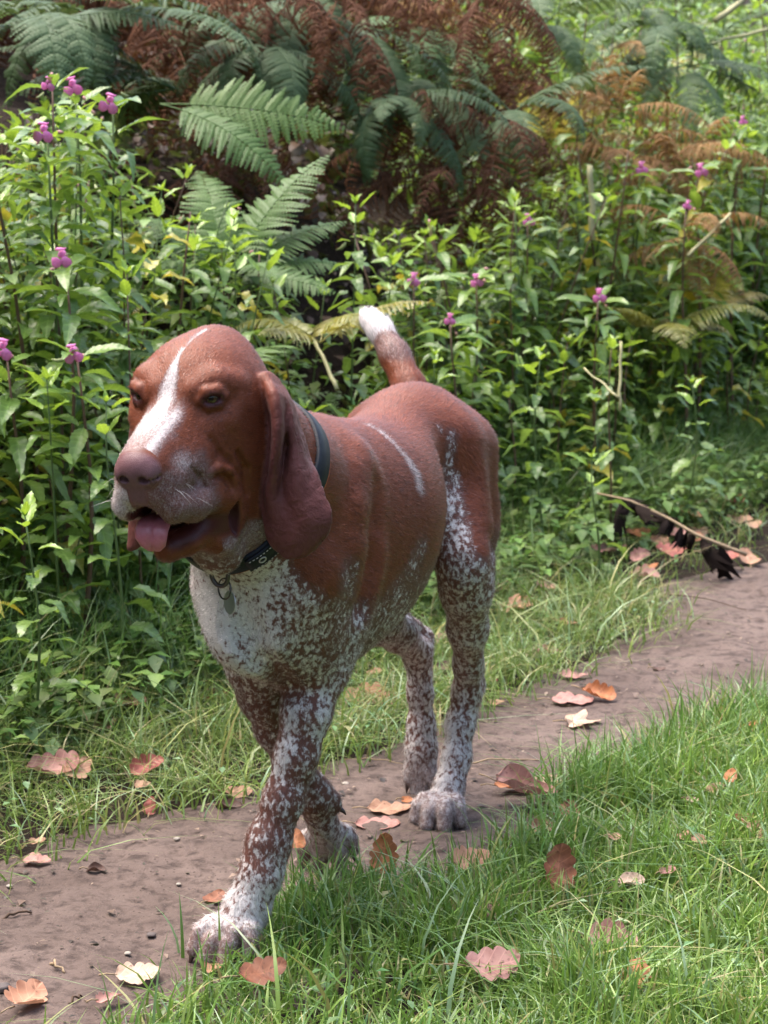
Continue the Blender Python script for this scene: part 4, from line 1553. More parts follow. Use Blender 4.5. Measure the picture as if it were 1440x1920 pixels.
# keep the one connected body
_bm = bmesh.new()
_lab = np.arange(len(DV))
for _ in range(400):
    old = _lab.copy()
    m = _lab[DQ].min(1)
    for c in range(4): np.minimum.at(_lab, DQ[:, c], m)
    _lab = _lab[_lab]
    if (_lab == old).all(): break
_u, _n = np.unique(_lab, return_counts=True)
_keep = _lab == _u[_n.argmax()]
_re = np.cumsum(_keep) - 1
DQ = _re[DQ[_keep[DQ[:, 0]]]]
DV = DV[_keep]
DV = relax(DV, DQ, 2, 0.5)
# refine the head, then put every vertex back on the modelled surface
def build_body():
    me = mesh_np("dog", DV, DQ)
    bm = bmesh.new(); bm.from_mesh(me)
    bm.verts.ensure_lookup_table()
    hc = hp(.02, 0, -.05)
    ed = []
    for e in bm.edges:
        a = (e.verts[0].co + e.verts[1].co) * .5
        q = H_R.T @ (np.array(a) - H_O)
        if -.03 < q[0] < .16 and abs(q[1]) < .085 and -.20 < q[2] < .055: ed.append(e)
    bmesh.ops.subdivide_edges(bm, edges=ed, cuts=1, use_grid_fill=True)
    bm.to_mesh(me); bm.free()
    n = len(me.vertices)
    co = np.empty(n * 3, np.float32); me.vertices.foreach_get("co", co)
    co = project(co.reshape(n, 3).astype(np.float64), 2)
    me.vertices.foreach_set("co", co.astype(np.float32).ravel())
    me.polygons.foreach_set("use_smooth", np.ones(len(me.polygons), bool))
    me.update()
    return me, co


def dist_poly(P, pts):
    """distance of points to a polyline"""
    P = np.asarray(P, np.float32); best = np.full(len(P), 9.0)
    pts = [np.asarray(p, float) for p in pts]
    for a, b in zip(pts[:-1], pts[1:]):
        ab = b - a; t = np.clip(((P - a) @ ab) / max(ab @ ab, 1e-9), 0, 1)
        best = np.minimum(best, np.linalg.norm(P - a - t[:, None] * ab, axis=1))
    return best


def blob(P, pts, r0, r1):
    """1 inside r0 of the polyline, 0 beyond r1"""
    return 1 - smooth01(dist_poly(P, pts), r0, r1)


_soft = None


def coat(P, surf):
    """coat values of points of the dog: r = how white, g = bare lip / nose leather, b = ear leather, a = mouth red"""
    f, l, z = P[:, 0], P[:, 1], P[:, 2]
    n1 = vnoise(P, 22, 1); n2 = vnoise(P, 55, 2)
    jit = (n1 - .5) * .03 + (n2 - .5) * .02
    w = np.zeros(len(P))

    def put(m, val):
        nonlocal w
        w = w * (1 - m) + val * m
    S = surf
    # belly and the lower trunk: roan
    low = 1 - smooth01(z + jit * 1.2, .375, .465)
    put(low * (f < .13), .38)
    # chest and upper arm
    put((1 - smooth01(z + jit * 1.3, .405, .450)) * smooth01(f, -.05, -.01), .44)
    put((1 - smooth01(l + jit * .6, -.005, .030)) * smooth01(f, .03, .06) * (1 - smooth01(z, .50, .54)), .56)
    put(blob(P, [S(500, 1075), S(520, 1110), S(470, 1150)], .014, .040), .64)
    put(blob(P, [S(380, 1060), S(384, 1130), S(405, 1190)], .006, .035), .82)
    put(blob(P, [S(470, 1110), S(500, 1200)], .006, .03), .66)
    put(blob(P, [S(560, 1150), S(590, 1220)], .02, .05), .44)
    put(blob(P, [S(520, 1255), S(545, 1285)], .012, .03), .30)
    # streak along the back edge of the shoulder
    put(blob(P, [S(652, 1080), S(646, 1120), S(632, 1160), S(622, 1220)], .000, .042), .34)
    # forelegs
    put((1 - smooth01(z, .29, .335)) * (f > -.30), .345)
    put(blob(P, [S(548, 1335), S(536, 1400), S(524, 1440)], .002, .018), .60)
    put(blob(P, [S(610, 1300), S(600, 1380)], .002, .018), .54)
    put(blob(P, [LF[-3], LF[-2], LF[-1], F(420, 1760, .11)], .030, .060) * (1 - smooth01(z + jit, .075, .150)), .60)
    put(blob(P, [RF[-2], RF[-1], RF[-1] + (-.03, 0, -.06)], .05, .07) * (1 - smooth01(z, .05, .12)), .54)
    put(blob(P, [F(368, 1790, .13), F(400, 1795, .13), F(450, 1785, .12)], .018, .042), .35)
    # the toes: pale brown, mingled
    for tips, r1 in (((F(365, 1779, .125), F(386, 1800, .134), F(421, 1806, .131), F(466, 1797, .112)), .030), ((F(570, 1606, -.248), F(600, 1628, -.240), F(638, 1626, -.245), F(660, 1592, -.258)), .034)):
        put(blob(P, tips, .014, r1), .36)
    # hind legs
    hl = smooth01(f, -.375, -.395) if False else (f < -.36)
    put((1 - smooth01(z + jit, .335, .400)) * hl, .44)
    put((1 - smooth01(z, .14, .22)) * hl, .49)
    put(blob(P, [S(842, 905), S(850, 960), S(862, 1030), S(872, 1090)], .010, .030) * (f < -.33), .44)
    put(blob(P, [S(905, 1020), S(912, 960)], .012, .022), .0)
    put(blob(P, [S(846, 815), S(842, 850), S(835, 880)], .000, .018), .42)
    put(blob(P, [S(822, 800), S(824, 806)], .000, .010), .42)
    put(blob(P, [S(843, 1360), S(835, 1420), S(822, 1475)], .004, .018), .66)
    put(blob(P, [S(790, 1530), S(820, 1535), S(850, 1535)], .012, .030), .44)
    # flank streaks
    put(blob(P, [S(788, 1030), S(770, 1070), S(745, 1110)], .000, .034), .33)
    # white line along the back and over the ribs
    line = [S(650, 784), S(690, 797), S(720, 815), S(745, 840), S(768, 868), S(782, 892), S(786, 915)]
    put(blob(P, line[:3], .000, .013), .47)
    put(blob(P, line[2:], .000, .013), .48)
    put(blob(P, line[4:], .000, .018), .47)
    # back of the neck
    pass
    # tail tip
    tdir = np.array(TAIL[-2]) - np.array(TAIL[1]); tdir /= np.linalg.norm(tdir)
    s = (P - np.array(TAIL[3])) @ tdir + jit * .35
    tl_ = (1 - smooth01(dist_poly(P, TAIL), .030, .036)) * (f < -.575) * smooth01(z, .640, .665)
    put(tl_, .25)
    put(smooth01(s, -.030, -.014) * (f < -.5) * (z > .6), .97)
    # ---- head
    q = (P - H_O) @ H_R
    x, y, zz = q[:, 0], q[:, 1], q[:, 2]
    hd = (f > .12) & (x > -.16)
    hj = (vnoise(P, 90, 6) - .5) * .010 + (n2 - .5) * .008
    # blaze: narrow on the forehead, wide on the muzzle
    half = np.interp(x, [-.10, -.07, -.035, -.01, .02, .05, .075, .10, .115], [.003, .0035, .0014, .0026, .0105, .018, .024, .022, .014])
    on_top = smooth01(zz, -.058, -.040)
    yy = y + np.interp(x, [-.1, -.04, 0, .1], [0, 0, .002, .006])
    bl = (1 - smooth01(np.abs(yy) + hj * np.minimum(1, half * 40), half * .40, half * 1.5)) * (x > -.095) * (x < .118) * on_top * hd
    fade = np.interp(x, [-.095, -.085, -.06, -.03, .0, .05, .085, .108], [0, .56, .34, .48, .62, .64, .46, .32])
    w = np.where(hd, w * (1 - bl) + fade * bl, w)
    edge = hd * on_top * smooth01(x, .015, .050) * (x < .112) * np.exp(-((np.abs(yy) - .019) / .007) ** 2)
    w = np.maximum(w, edge * .66)
    # grizzled lips and side of the muzzle
    gz = hd * smooth01(x, .028, .055) * (1 - smooth01(zz, -.044, -.028)) * smooth01(zz, -.135, -.12)
    w = np.maximum(w, gz * .24)
    gz2 = hd * np.exp(-(((x - .082) / .020) ** 2 + ((zz + .040) / .013) ** 2)) * (np.abs(y) > .015)
    w = np.maximum(w, gz2 * .44)
    # throat
    th = hd * (1 - smooth01(zz + hj, -.160, -.142)) * (x < .03)
    th = th * smooth01(z, .488, .510)
    w = w * (1 - th) + .32 * th
    far_lip = hd * (y < -.012) * smooth01(x, .07, .095) * (1 - smooth01(zz, -.06, -.04))
    w = np.maximum(w, far_lip * .55)
    # bare leather
    g = np.zeros(len(P))
    nose = (1 - smooth01(np.sqrt(((x - .120) / .0205) ** 2 + (y / .0275) ** 2 + ((zz + .036) / .0225) ** 2), .92, 1.10)) * (x > .096)
    nose = np.maximum(nose, (1 - smooth01(np.abs(y), .008, .013)) * (x > .105) * (zz < -.04) * (zz > -.078))
    g = np.maximum(g, nose * hd)
    for e, Re, s in EYES:
        dd = np.linalg.norm((P - e - Re[:, 0] * .0100) / np.array([1, 1, 1]), axis=1)
        g = np.maximum(g, (1 - smooth01(dd, .0110, .0165)) * .0)
    lidm = np.zeros(len(P))
    for e, Re, s in EYES:
        dd = np.linalg.norm((P - e - Re[:, 0] * .010) @ Re / np.array([1.2, 1.15, .85]), axis=1)
        lidm = np.maximum(lidm, 1 - smooth01(dd, .0105, .0150))
    # ear leather
    b = np.zeros(len(P))
    for bv in EARS:
        sel = np.where((f > .10) & (np.abs(l) < .18))[0]
        for i in sel:
            h = bv.find_nearest(Vector(P[i].tolist()), .012)
            if h[3] is not None: b[i] = 1 - smooth01(h[3], .006, .0095)
    b *= 1 - smooth01(z, .655, .745)
    b = np.maximum(b, lidm * .9)
    w = w * (1 - b)
    # inside of the mouth
    a = hd * (1 - smooth01(np.abs(y), .030, .040)) * (zz < -.085) * (zz > -.145) * (x < .118) * smooth01(x, -.02, .01)
    dm = dist_poly(P, [hp(.120, 0, -.098), hp(.030, 0, -.116)])
    a = a * (1 - smooth01(dm, .018, .026))
    for s in (1, -1):
        a = np.maximum(a, hd * (1 - smooth01(np.linalg.norm((q - np.array([.012, s * .052, -.132])) / np.array([.009, .012, .027]), axis=1), .75, 1.15)))
    # inner lower lip, reddish
    for s in (1, -1):
        a = np.maximum(a, .85 * hd * (1 - smooth01(dist_poly(P, [hp(.075, s * .016, -.132), hp(.045, s * .026, -.128), hp(.018, s * .046, -.136)]), .010, .021)))
    w = w * (1 - np.maximum(g, a))
    for e, Re, s in EYES:
        dd = np.linalg.norm((P - e - Re[:, 0] * .0105) @ Re / np.array([1.6, 1.30, .82]), axis=1)
        a = np.maximum(a, .8 * (1 - smooth01(dd, .0085, .0118)))
    global _soft
    _soft = np.clip(.75 * (1 - smooth01(z, .035, .065)) + hd * smooth01(z, .505, .535) * (q[:, 2] > -.2) + (f < -.5) * (z > .6) + blob(P, line, .015, .03), 0, 1)
    return np.stack([w, g, b, a], 1)


def coat_material(name, hair=False):
    k = NT(name)
    tc = k.n('ShaderNodeTexCoord')
    obj = tc.outputs['Object']
    at_ = k.n('ShaderNodeVertexColor', layer_name='coat')
    sep = k.n('ShaderNodeSeparateColor'); k.l(at_.outputs['Color'], sep.inputs[0])
    w, g, b, a = sep.outputs[0], sep.outputs[1], sep.outputs[2], at_.outputs['Alpha']
    # hair runs down and back: noise stretched that way
    mp = k.n('ShaderNodeMapping'); mp.inputs['Scale'].default_value = (1.0, 1.0, 0.78); k.l(obj, mp.inputs[0])
    n1 = k.noise(mp.outputs[0], 155, 2, .5, .2).outputs[0]
    n2 = k.noise(mp.outputs[0], 300, 3, .6, .3).outputs[0]
    n3 = k.noise(obj, 900, 2, .6).outputs[0]
    v = k.math('ADD', w, k.math('MULTIPLY', k.math('SUBTRACT', n1, .5), 1.40))
    v = k.math('ADD', v, k.math('MULTIPLY', k.math('SUBTRACT', n2, .5), .62))
    v = k.math('ADD', v, k.math('MULTIPLY', k.math('SUBTRACT', n3, .5), .45))
    sm = k.n('ShaderNodeMapRange', interpolation_type='SMOOTHSTEP'); k.l(v, sm.inputs[0])
    sm.inputs[1].default_value = .30; sm.inputs[2].default_value = .66
    gate = k.n('ShaderNodeMapRange', interpolation_type='SMOOTHSTEP'); k.l(w, gate.inputs[0])
    gate.inputs[1].default_value = .02; gate.inputs[2].default_value = .22
    wf = k.math('MULTIPLY', sm.outputs[0], gate.outputs[0])
    # on the face, tail and back line white and brown hairs mingle instead of making spots
    so = k.n('ShaderNodeVertexColor', layer_name='soft'); so_ = k.n('ShaderNodeSeparateColor'); k.l(so.outputs['Color'], so_.inputs[0])
    hs = k.noise(mp.outputs[0], 620, 2, .6, .2).outputs[0]
    vs2 = k.math('ADD', w, k.math('ADD', k.math('MULTIPLY', k.math('SUBTRACT', n2, .5), .42), k.math('MULTIPLY', k.math('SUBTRACT', hs, .5), .62)))
    sm2 = k.n('ShaderNodeMapRange', interpolation_type='SMOOTHSTEP'); k.l(vs2, sm2.inputs[0])
    sm2.inputs[1].default_value = .10; sm2.inputs[2].default_value = .92
    wf2 = k.math('MULTIPLY', sm2.outputs[0], gate.outputs[0])
    mxs = k.n('ShaderNodeMix', data_type='FLOAT'); k.l(so_.outputs[0], mxs.inputs[0]); k.l(wf, mxs.inputs[2]); k.l(wf2, mxs.inputs[3])
    wf = mxs.outputs[0]
    nb = k.noise(obj, 9, 3, .6).outputs[0]
    brown = k.ramp(nb, [(.30, (.148, .036, .015)), (.55, (.190, .050, .020)), (.75, (.230, .066, .028))])
    brown = k.mix(k.math('MULTIPLY', n3, .55), brown, (.105, .028, .014), 'MIX')
    roanb = k.mix(gate.outputs[0], brown, (.140, .056, .042))
    white = k.mix(n2, (.52, .465, .45), (.68, .635, .62))
    col = k.mix(wf, roanb, white)
    ear = k.mix(k.noise(obj, 45, 4, .6).outputs[0], (.075, .024, .022), (.140, .048, .046))
    col = k.mix(k.math('MULTIPLY', b, .85), col, ear)
    nose = k.mix(k.noise(obj, 160, 3, .6).outputs[0], (.120, .054, .056), (.190, .096, .100))
    col = k.mix(g, col, nose)
    col = k.mix(a, col, (.060, .016, .018))
    if hair:
        tone = k.n('ShaderNodeVertexColor', layer_name='tone')
        col = k.mix(1.0, col, tone.outputs['Color'], 'MULTIPLY')
    fine = k.n('ShaderNodeMapping'); fine.inputs['Scale'].default_value = (1.0, 1.0, 0.35); k.l(obj, fine.inputs[0])
    hb = k.noise(fine.outputs[0], 700, 3, .65, .4).outputs[0]
    hb2 = k.noise(mp.outputs[0], 95, 4, .6, .5).outputs[0]
    h = k.math('ADD', k.math('MULTIPLY', hb, .6), k.math('MULTIPLY', hb2, .55))
    pores = k.n('ShaderNodeTexVoronoi', feature='F1'); pores.inputs['Scale'].default_value = 900; k.l(obj, pores.inputs['Vector'])
    h = k.math('ADD', k.math('MULTIPLY', h, k.math('SUBTRACT', 1.0, g)), k.math('MULTIPLY', pores.outputs['Distance'], k.math('MULTIPLY', g, .35)))
    # wrinkled ear leather
    ew = k.noise(obj, 70, 3, .55, 1.2).outputs[0]
    h = k.math('ADD', h, k.math('MULTIPLY', ew, k.math('MULTIPLY', b, 2.2)))
    nrm = k.bump(h, .42, .0026)
    rough = k.math('SUBTRACT', .54, k.math('MULTIPLY', k.math('MAXIMUM', g, a), .32))
    bs = k.bsdf(col, k.math('MULTIPLY', rough, .74) if hair else rough, .40 if hair else .22, nrm)
    bs.inputs['Sheen Weight'].default_value = .035
    bs.inputs['Sheen Roughness'].default_value = .35
    bs.inputs['Sheen Tint'].default_value = (1.0, .86, .82, 1)
    return k.done(bs)


M_COAT = coat_material("short_coat")
M_HAIR = coat_material("single_hairs", True)
dog = empty("hound", D_O.tolist(), DOG_RZ)
tag(dog, "brown and white roan hound with long ears walking on the path, tongue out", "dog")
body_me, body_co = build_body()
_bvh = BVHTree.FromPolygons([Vector(v) for v in body_co.tolist()], [tuple(p.vertices) for p in body_me.polygons])


def surf(px, py):
    """point of the dog's skin seen at a photograph position, in the dog's axes"""
    o = CAM - D_O; d = ray(px, py)
    o = Vector((o @ D_F, o @ D_L, o[2])); d = Vector((d @ D_F, d @ D_L, d[2])).normalized()
    h = _bvh.ray_cast(o, d)
    return np.array(h[0]) if h[0] is not None else np.array([9.0, 9, 9])


body_coat = coat(body_co, surf)
vcol(body_me, 'coat', body_coat)
body_soft = _soft.copy()
vcol(body_me, 'soft', np.repeat(body_soft[:, None], 3, 1))
body_me.materials.append(M_COAT)
body = link("body", body_me, dog)

# claws
k = NT("claw"); M_CLAW = k.done(k.bsdf((.055, .030, .026), .35, .5))
CLAWS.append((F(634, 1514, -.186), np.array([-.05, .8, -.25])))
for p, d in CLAWS:
    d = d / np.linalg.norm(d)
    dn = np.array([0, 0, -1.0])
    pts = [p - d * .006, p + d * .003 + dn * .0005, p + d * .008 + dn * .0025, p + d * .0115 + dn * .0060]
    link("claw", tube_mesh("claw", pts, [.0040, .0038, .0026, .0006], M_CLAW, 8), dog)

# eyes
k = NT("eye")
tc = k.n('ShaderNodeTexCoord')
sx = k.n('ShaderNodeSeparateXYZ'); k.l(tc.outputs['Object'], sx.inputs[0])
rr = k.math('SQRT', k.math('ADD', k.math('POWER', sx.outputs[1], 2.0), k.math('POWER', sx.outputs[2], 2.0)))
nn = k.noise(tc.outputs['Object'], 500, 2).outputs[0]
ec = k.ramp(k.math('DIVIDE', rr, .0108), [(0, (.004, .003, .003)), (.23, (.005, .003, .003)), (.30, (.055, .026, .011)), (.55, (.085, .046, .021)), (.64, (.020, .010, .007)), (.72, (.10, .06, .05)), (1.0, (.13, .08, .07))])
M_EYE = k.done(k.bsdf(ec, .06, .6))
for e, Re, s in EYES:
    bm = bmesh.new()
    bmesh.ops.create_uvsphere(bm, u_segments=28, v_segments=18, radius=.0110)
    for f_ in bm.faces: f_.smooth = True
    me = bpy.data.meshes.new("eye"); bm.to_mesh(me); bm.free(); me.materials.append(M_EYE)
    o = link("eye", me, dog)
    look = H_R @ np.array([.88, s * .42 + .04, .22])
    o.location = (e + Re[:, 0] * .0022 - Re[:, 2] * .0006).tolist()
    o.rotation_euler = Vector(look.tolist()).to_track_quat('X', 'Z').to_euler()

# tongue
k = NT("tongue")
tc = k.n('ShaderNodeTexCoord')
tn = k.noise(tc.outputs['Object'], 260, 3).outputs[0]
tcl = k.mix(tn, (.36, .095, .120), (.50, .175, .205))
M_TONGUE = k.done(k.bsdf(tcl, .33, .5, k.bump(k.noise(tc.outputs['Object'], 900, 2).outputs[0], .3, .0008), Subsurface_Weight=.12, Subsurface_Scale=.01))
TL = [(.020, -.124, .016), (.050, -.118, .018), (.078, -.110, .0192), (.093, -.109, .0200), (.101, -.114, .0200), (.1035, -.121, .0188), (.102, -.1285, .0155), (.0995, -.1335, .0095), (.0975, -.1355, .004)]
V, q = [], []
nu = 17
for i, (x, z, hw) in enumerate(TL):
    t0 = np.array(TL[min(i + 1, len(TL) - 1)][:2]) - np.array(TL[max(i - 1, 0)][:2]); t0 /= np.linalg.norm(t0)
    nx, nz = -t0[1], t0[0]
    for side in (1, -1):
        for j in range(nu):
            u = -1 + 2 * j / (nu - 1)
            th_ = .0055 * math.sqrt(max(0, 1 - u * u)) * (0.6 if i == len(TL) - 1 else 1)
            dip = -.0020 * math.exp(-(u / .12) ** 2) + .0022 * u * u
            off = (th_ + dip) if side == 1 else (-th_ + dip)
            V.append(hp(x + nx * off, u * hw - .002, z + nz * off))
for i in range(len(TL) - 1):
    for side in (0, 1):
        for j in range(nu - 1):
            a = (i * 2 + side) * nu + j; b_ = ((i + 1) * 2 + side) * nu + j
            q.append((a, b_, b_ + 1, a + 1) if side == 0 else (a, a + 1, b_ + 1, b_))
    for j in (0, nu - 1):
        a = (i * 2) * nu + j; b_ = (i * 2 + 1) * nu + j; c_ = ((i + 1) * 2 + 1) * nu + j; d_ = ((i + 1) * 2) * nu + j
        q.append((a, b_, c_, d_))
me = mesh_np("tongue", V, q, M_TONGUE)
bm = bmesh.new(); bm.from_mesh(me); bmesh.ops.remove_doubles(bm, verts=bm.verts, dist=1e-5)
bmesh.ops.recalc_face_normals(bm, faces=bm.faces); bm.to_mesh(me); bm.free()
link("tongue", me, dog)

# a few whiskers on the lips
k = NT("whisker"); M_WHISK = k.done(k.bsdf((.55, .50, .46), .5, .4))
V, q, nb = [], [], 0
rwk = np.random.default_rng(12)
for i in range(12):
    sd = 1 if i % 2 else -1
    p0 = hp(rwk.uniform(.065, .108), sd * rwk.uniform(.026, .036), rwk.uniform(-.085, -.055))
    d0 = H_R @ np.array([.35, sd * 1.0, rwk.uniform(-.7, .1)]); d0 /= np.linalg.norm(d0)
    ln_ = rwk.uniform(.018, .038)
    v_, q_ = tube([p0 - d0 * .004, p0 + d0 * ln_ * .5, p0 + d0 * ln_ + np.array([-.004, 0, -.006])], [.00022, .00018, .00006], 4)
    V.append(v_); q.append(q_ + nb); nb += len(v_)
wk = link("whiskers", clean_tris(mesh_np("whiskers", np.concatenate(V), np.concatenate(q), M_WHISK)), dog); wk['kind'] = 'stuff'
# ---- the short coat: single hairs lying back along the body, one mesh
def build_fur(N):
    me = body_me
    me.calc_loop_triangles()
    nt = len(me.loop_triangles)
    T = np.empty(nt * 3, np.int32); me.loop_triangles.foreach_get("vertices", T); T = T.reshape(-1, 3)
    nv = len(me.vertices)
    co = np.empty(nv * 3, np.float32); me.vertices.foreach_get("co", co); co = co.reshape(-1, 3).astype(float)
    no = np.empty(nv * 3, np.float32); me.vertices.foreach_get("normal", no); no = no.reshape(-1, 3).astype(float)
    A, B, C = co[T[:, 0]], co[T[:, 1]], co[T[:, 2]]
    area = np.linalg.norm(np.cross(B - A, C - A), axis=1)
    r = np.random.default_rng(4)
    head_c = ((A - H_O) @ H_R)
    hd = (A[:, 0] > .12) & (head_c[:, 0] > -.14)
    wgt = area * np.where(hd, 1.5, 1.0)
    i = r.choice(nt, N, p=wgt / wgt.sum())
    u = r.random(N); v = r.random(N); m = u + v > 1; u[m] = 1 - u[m]; v[m] = 1 - v[m]
    w0 = 1 - u - v

    def mixv(X): return X[T[i, 0]] * w0[:, None] + X[T[i, 1]] * u[:, None] + X[T[i, 2]] * v[:, None]
    P, Nn, Ct = mixv(co), mixv(no), mixv(body_coat)
    So = mixv(body_soft[:, None])
    Nn /= np.linalg.norm(Nn, axis=1, keepdims=True)
    q = (P - H_O) @ H_R
    onhead = (P[:, 0] > .12) & (q[:, 0] > -.14)
    D = np.tile(np.array([-.85, 0, -.50]), (N, 1))
    legs = smooth01(-P[:, 2], -.36, -.26)[:, None]
    D = D * (1 - legs) + np.array([-.15, 0, -1.0]) * legs
    Dh = (np.array([-1.0, 0, -.25]) + np.stack([np.zeros(N), np.sign(q[:, 1]) * .35, np.zeros(N)], 1)) @ H_R.T
    D = np.where(onhead[:, None], Dh, D)
    tail = (P[:, 0] < -.57) & (P[:, 2] > .60)
    D[tail] = np.array([-.3, -.2, .9])
    sw = np.stack([vnoise(P, 26, 61) - .5, vnoise(P, 26, 62) - .5, vnoise(P, 26, 63) - .5], 1) * .9 + r.normal(0, .22, (N, 3))
    D = D + sw
    D -= Nn * (D * Nn).sum(1, keepdims=True)
    D /= np.linalg.norm(D, axis=1, keepdims=True) + 1e-9
    lift = r.uniform(.10, .46, N)[:, None]
    Dd = D * np.cos(lift) + Nn * np.sin(lift)
    L = r.uniform(.0055, .0105, N)
    L = np.where(onhead, L * .58, L)
    L = L * (1 - .75 * np.clip(Ct[:, 2], 0, 1)) * np.where(tail, 1.3, 1)
    keep = (Ct[:, 1] < .25) & (Ct[:, 3] < .25)
    P, Nn, D, Dd, L, Ct, So = P[keep], Nn[keep], D[keep], Dd[keep], L[keep], Ct[keep], So[keep]
    n = len(P)
    S = np.cross(D, Nn)
    hw = r.uniform(.00026, .00055, n)[:, None]
    base = P - Nn * .0006
    V = np.stack([base - S * hw, base + S * hw, P + Dd * L[:, None]], 1).reshape(-1, 3)
    fm = mesh_np("coat_hair", V, np.arange(n * 3).reshape(-1, 3))
    vcol(fm, 'coat', np.repeat(Ct, 3, 0))
    vcol(fm, 'soft', np.repeat(np.repeat(So, 3, 1), 3, 0))
    nn = (Nn * .9 + np.cross(S, Dd) * .0 + r.normal(0, .16, (n, 3)))
    nn /= np.linalg.norm(nn, axis=1, keepdims=True)
    fm.normals_split_custom_set_from_vertices(np.repeat(nn, 3, 0).tolist())
    fm.materials.append(M_HAIR)
    tone = np.clip(r.normal(1.0, .30, n), .35, 1.9)
    vcol(fm, 'tone', np.repeat(np.repeat(tone, 3)[:, None], 3, 1))
    return fm


fur = link("coat_hair", build_fur(230000), dog)
fur['kind'] = 'stuff'
# ---- collar round the neck: strap, orange edge, stitching, eyelets, ring, tag
def neck_surface(o, d):
    lo_, hi_ = 0.0, 0.16
    keep = PRIMS[:]
    PRIMS[:] = keep[:N_NECK]
    ts = np.linspace(0.02, 0.16, 140)
    v = sdf_pts(o + ts[:, None] * d)
    PRIMS[:] = keep
    i = np.where(v > 0)[0]
    return ts[i[0]] if len(i) else 0.1


c_top = np.array([0.055, -0.012, 0.668]); c_bot = np.array([.168, -.012, .512])
c_o = (c_top + c_bot) * .5
c_u = c_top - c_bot; c_u /= np.linalg.norm(c_u)
c_v = np.array([0, 1.0, 0]); c_n = np.cross(c_u, c_v); c_n /= np.linalg.norm(c_n)
NA = 96
c_pts, c_out = [], []
HW = .0125
for i in range(NA):
    a = 2 * math.pi * i / NA
    d = math.cos(a) * c_u + math.sin(a) * c_v
    c_pts.append([neck_surface(c_o + c_n * h, d) for h in (-HW, 0, HW)]); c_out.append(d)
c_rr = np.array(c_pts)
for _ in range(4): c_rr = (np.roll(c_rr, 1, 0) + 2 * c_rr + np.roll(c_rr, -1, 0)) / 4
c_out = np.array(c_out)


def c_rad(j, h):
    t = np.clip(h / HW, -1.2, 1.2)
    a_, b_, c_ = c_rr[j]
    return b_ + (c_ - b_) * t if t > 0 else b_ + (a_ - b_) * -t


def band(name, r0, r1, h0, h1, mat, a0=0, a1=NA, parent=None, bev=.0012):
    """closed strap section between two radii offsets and two heights along the neck"""
    prof = [(r0, h0), (r1 - bev, h0), (r1, h0 + bev), (r1, h1 - bev), (r1 - bev, h1), (r0, h1)]
    V, q = [], []
    full = (a1 - a0) >= NA
    n = NA if full else a1 - a0 + 1
    for i in range(n):
        j = (a0 + i) % NA
        for r, h in prof: V.append(c_o + c_out[j] * (c_rad(j, h) + r) + c_n * h)
    m = len(prof)
    for i in range(n if full else n - 1):
        for j in range(m):
            k2 = (j + 1) % m; i2 = (i + 1) % n
            q.append((i * m + j, i * m + k2, i2 * m + k2, i2 * m + j))
    me = mesh_np(name, V, q, mat, smooth=False)
    bm = bmesh.new(); bm.from_mesh(me)
    if not full:
        bm.verts.ensure_lookup_table()
        bm.faces.new([bm.verts[j] for j in range(m)][::-1]); bm.faces.new([bm.verts[(n - 1) * m + j] for j in range(m)])
    bmesh.ops.recalc_face_normals(bm, faces=bm.faces); bm.to_mesh(me); bm.free()
    return link(name, me, parent)


k = NT("collar_leather"); tc = k.n('ShaderNodeTexCoord')
ln = k.noise(tc.outputs['Object'], 220, 4).outputs[0]
M_STRAP = k.done(k.bsdf(k.mix(ln, (.008, .009, .013), (.018, .021, .028)), .5, .25, k.bump(ln, .3, .0008)))
k = NT("orange_edging"); M_ORANGE = k.done(k.bsdf((.50, .13, .045), .7, .2))
k = NT("thread"); M_THREAD = k.done(k.bsdf((.50, .47, .42), .8, .2))
k = NT("dark_metal"); M_DARKMETAL = k.done(k.bsdf((.10, .09, .09), .35, .5, Metallic=.9))
k = NT("steel"); M_STEEL = k.done(k.bsdf((.50, .49, .48), .34, .5, Metallic=.7))

collar = empty("dog_collar", D_O.tolist(), DOG_RZ)
tag(collar, "black leather collar with orange edge, ring and metal tag on the hound's neck", "collar")
band("strap", -.004, .0048, -HW, HW, M_STRAP, parent=collar)
band("edging", -.004, .0036, *((HW + .0003, HW + .0019) if c_n[0] < 0 else (-HW - .0019, -HW - .0003)), M_ORANGE, parent=collar, bev=.0005)
SGN = 1 if c_n[0] > 0 else -1
# overlapping strap end with stitches and eyelets on the lower left side
A_LO, A_HI = 27, 44
band("strap_end", .0052, .0088, -HW * .92, HW * .92, M_STRAP, A_LO, A_HI, parent=collar)


def on_strap(ai, h, r=.0092):
    i0 = int(math.floor(ai)) % NA; i1 = (i0 + 1) % NA; t = ai - math.floor(ai)
    d = c_out[i0] * (1 - t) + c_out[i1] * t
    return c_o + d / np.linalg.norm(d) * ((c_rad(i0, h) * (1 - t) + c_rad(i1, h) * t) + r) + c_n * h


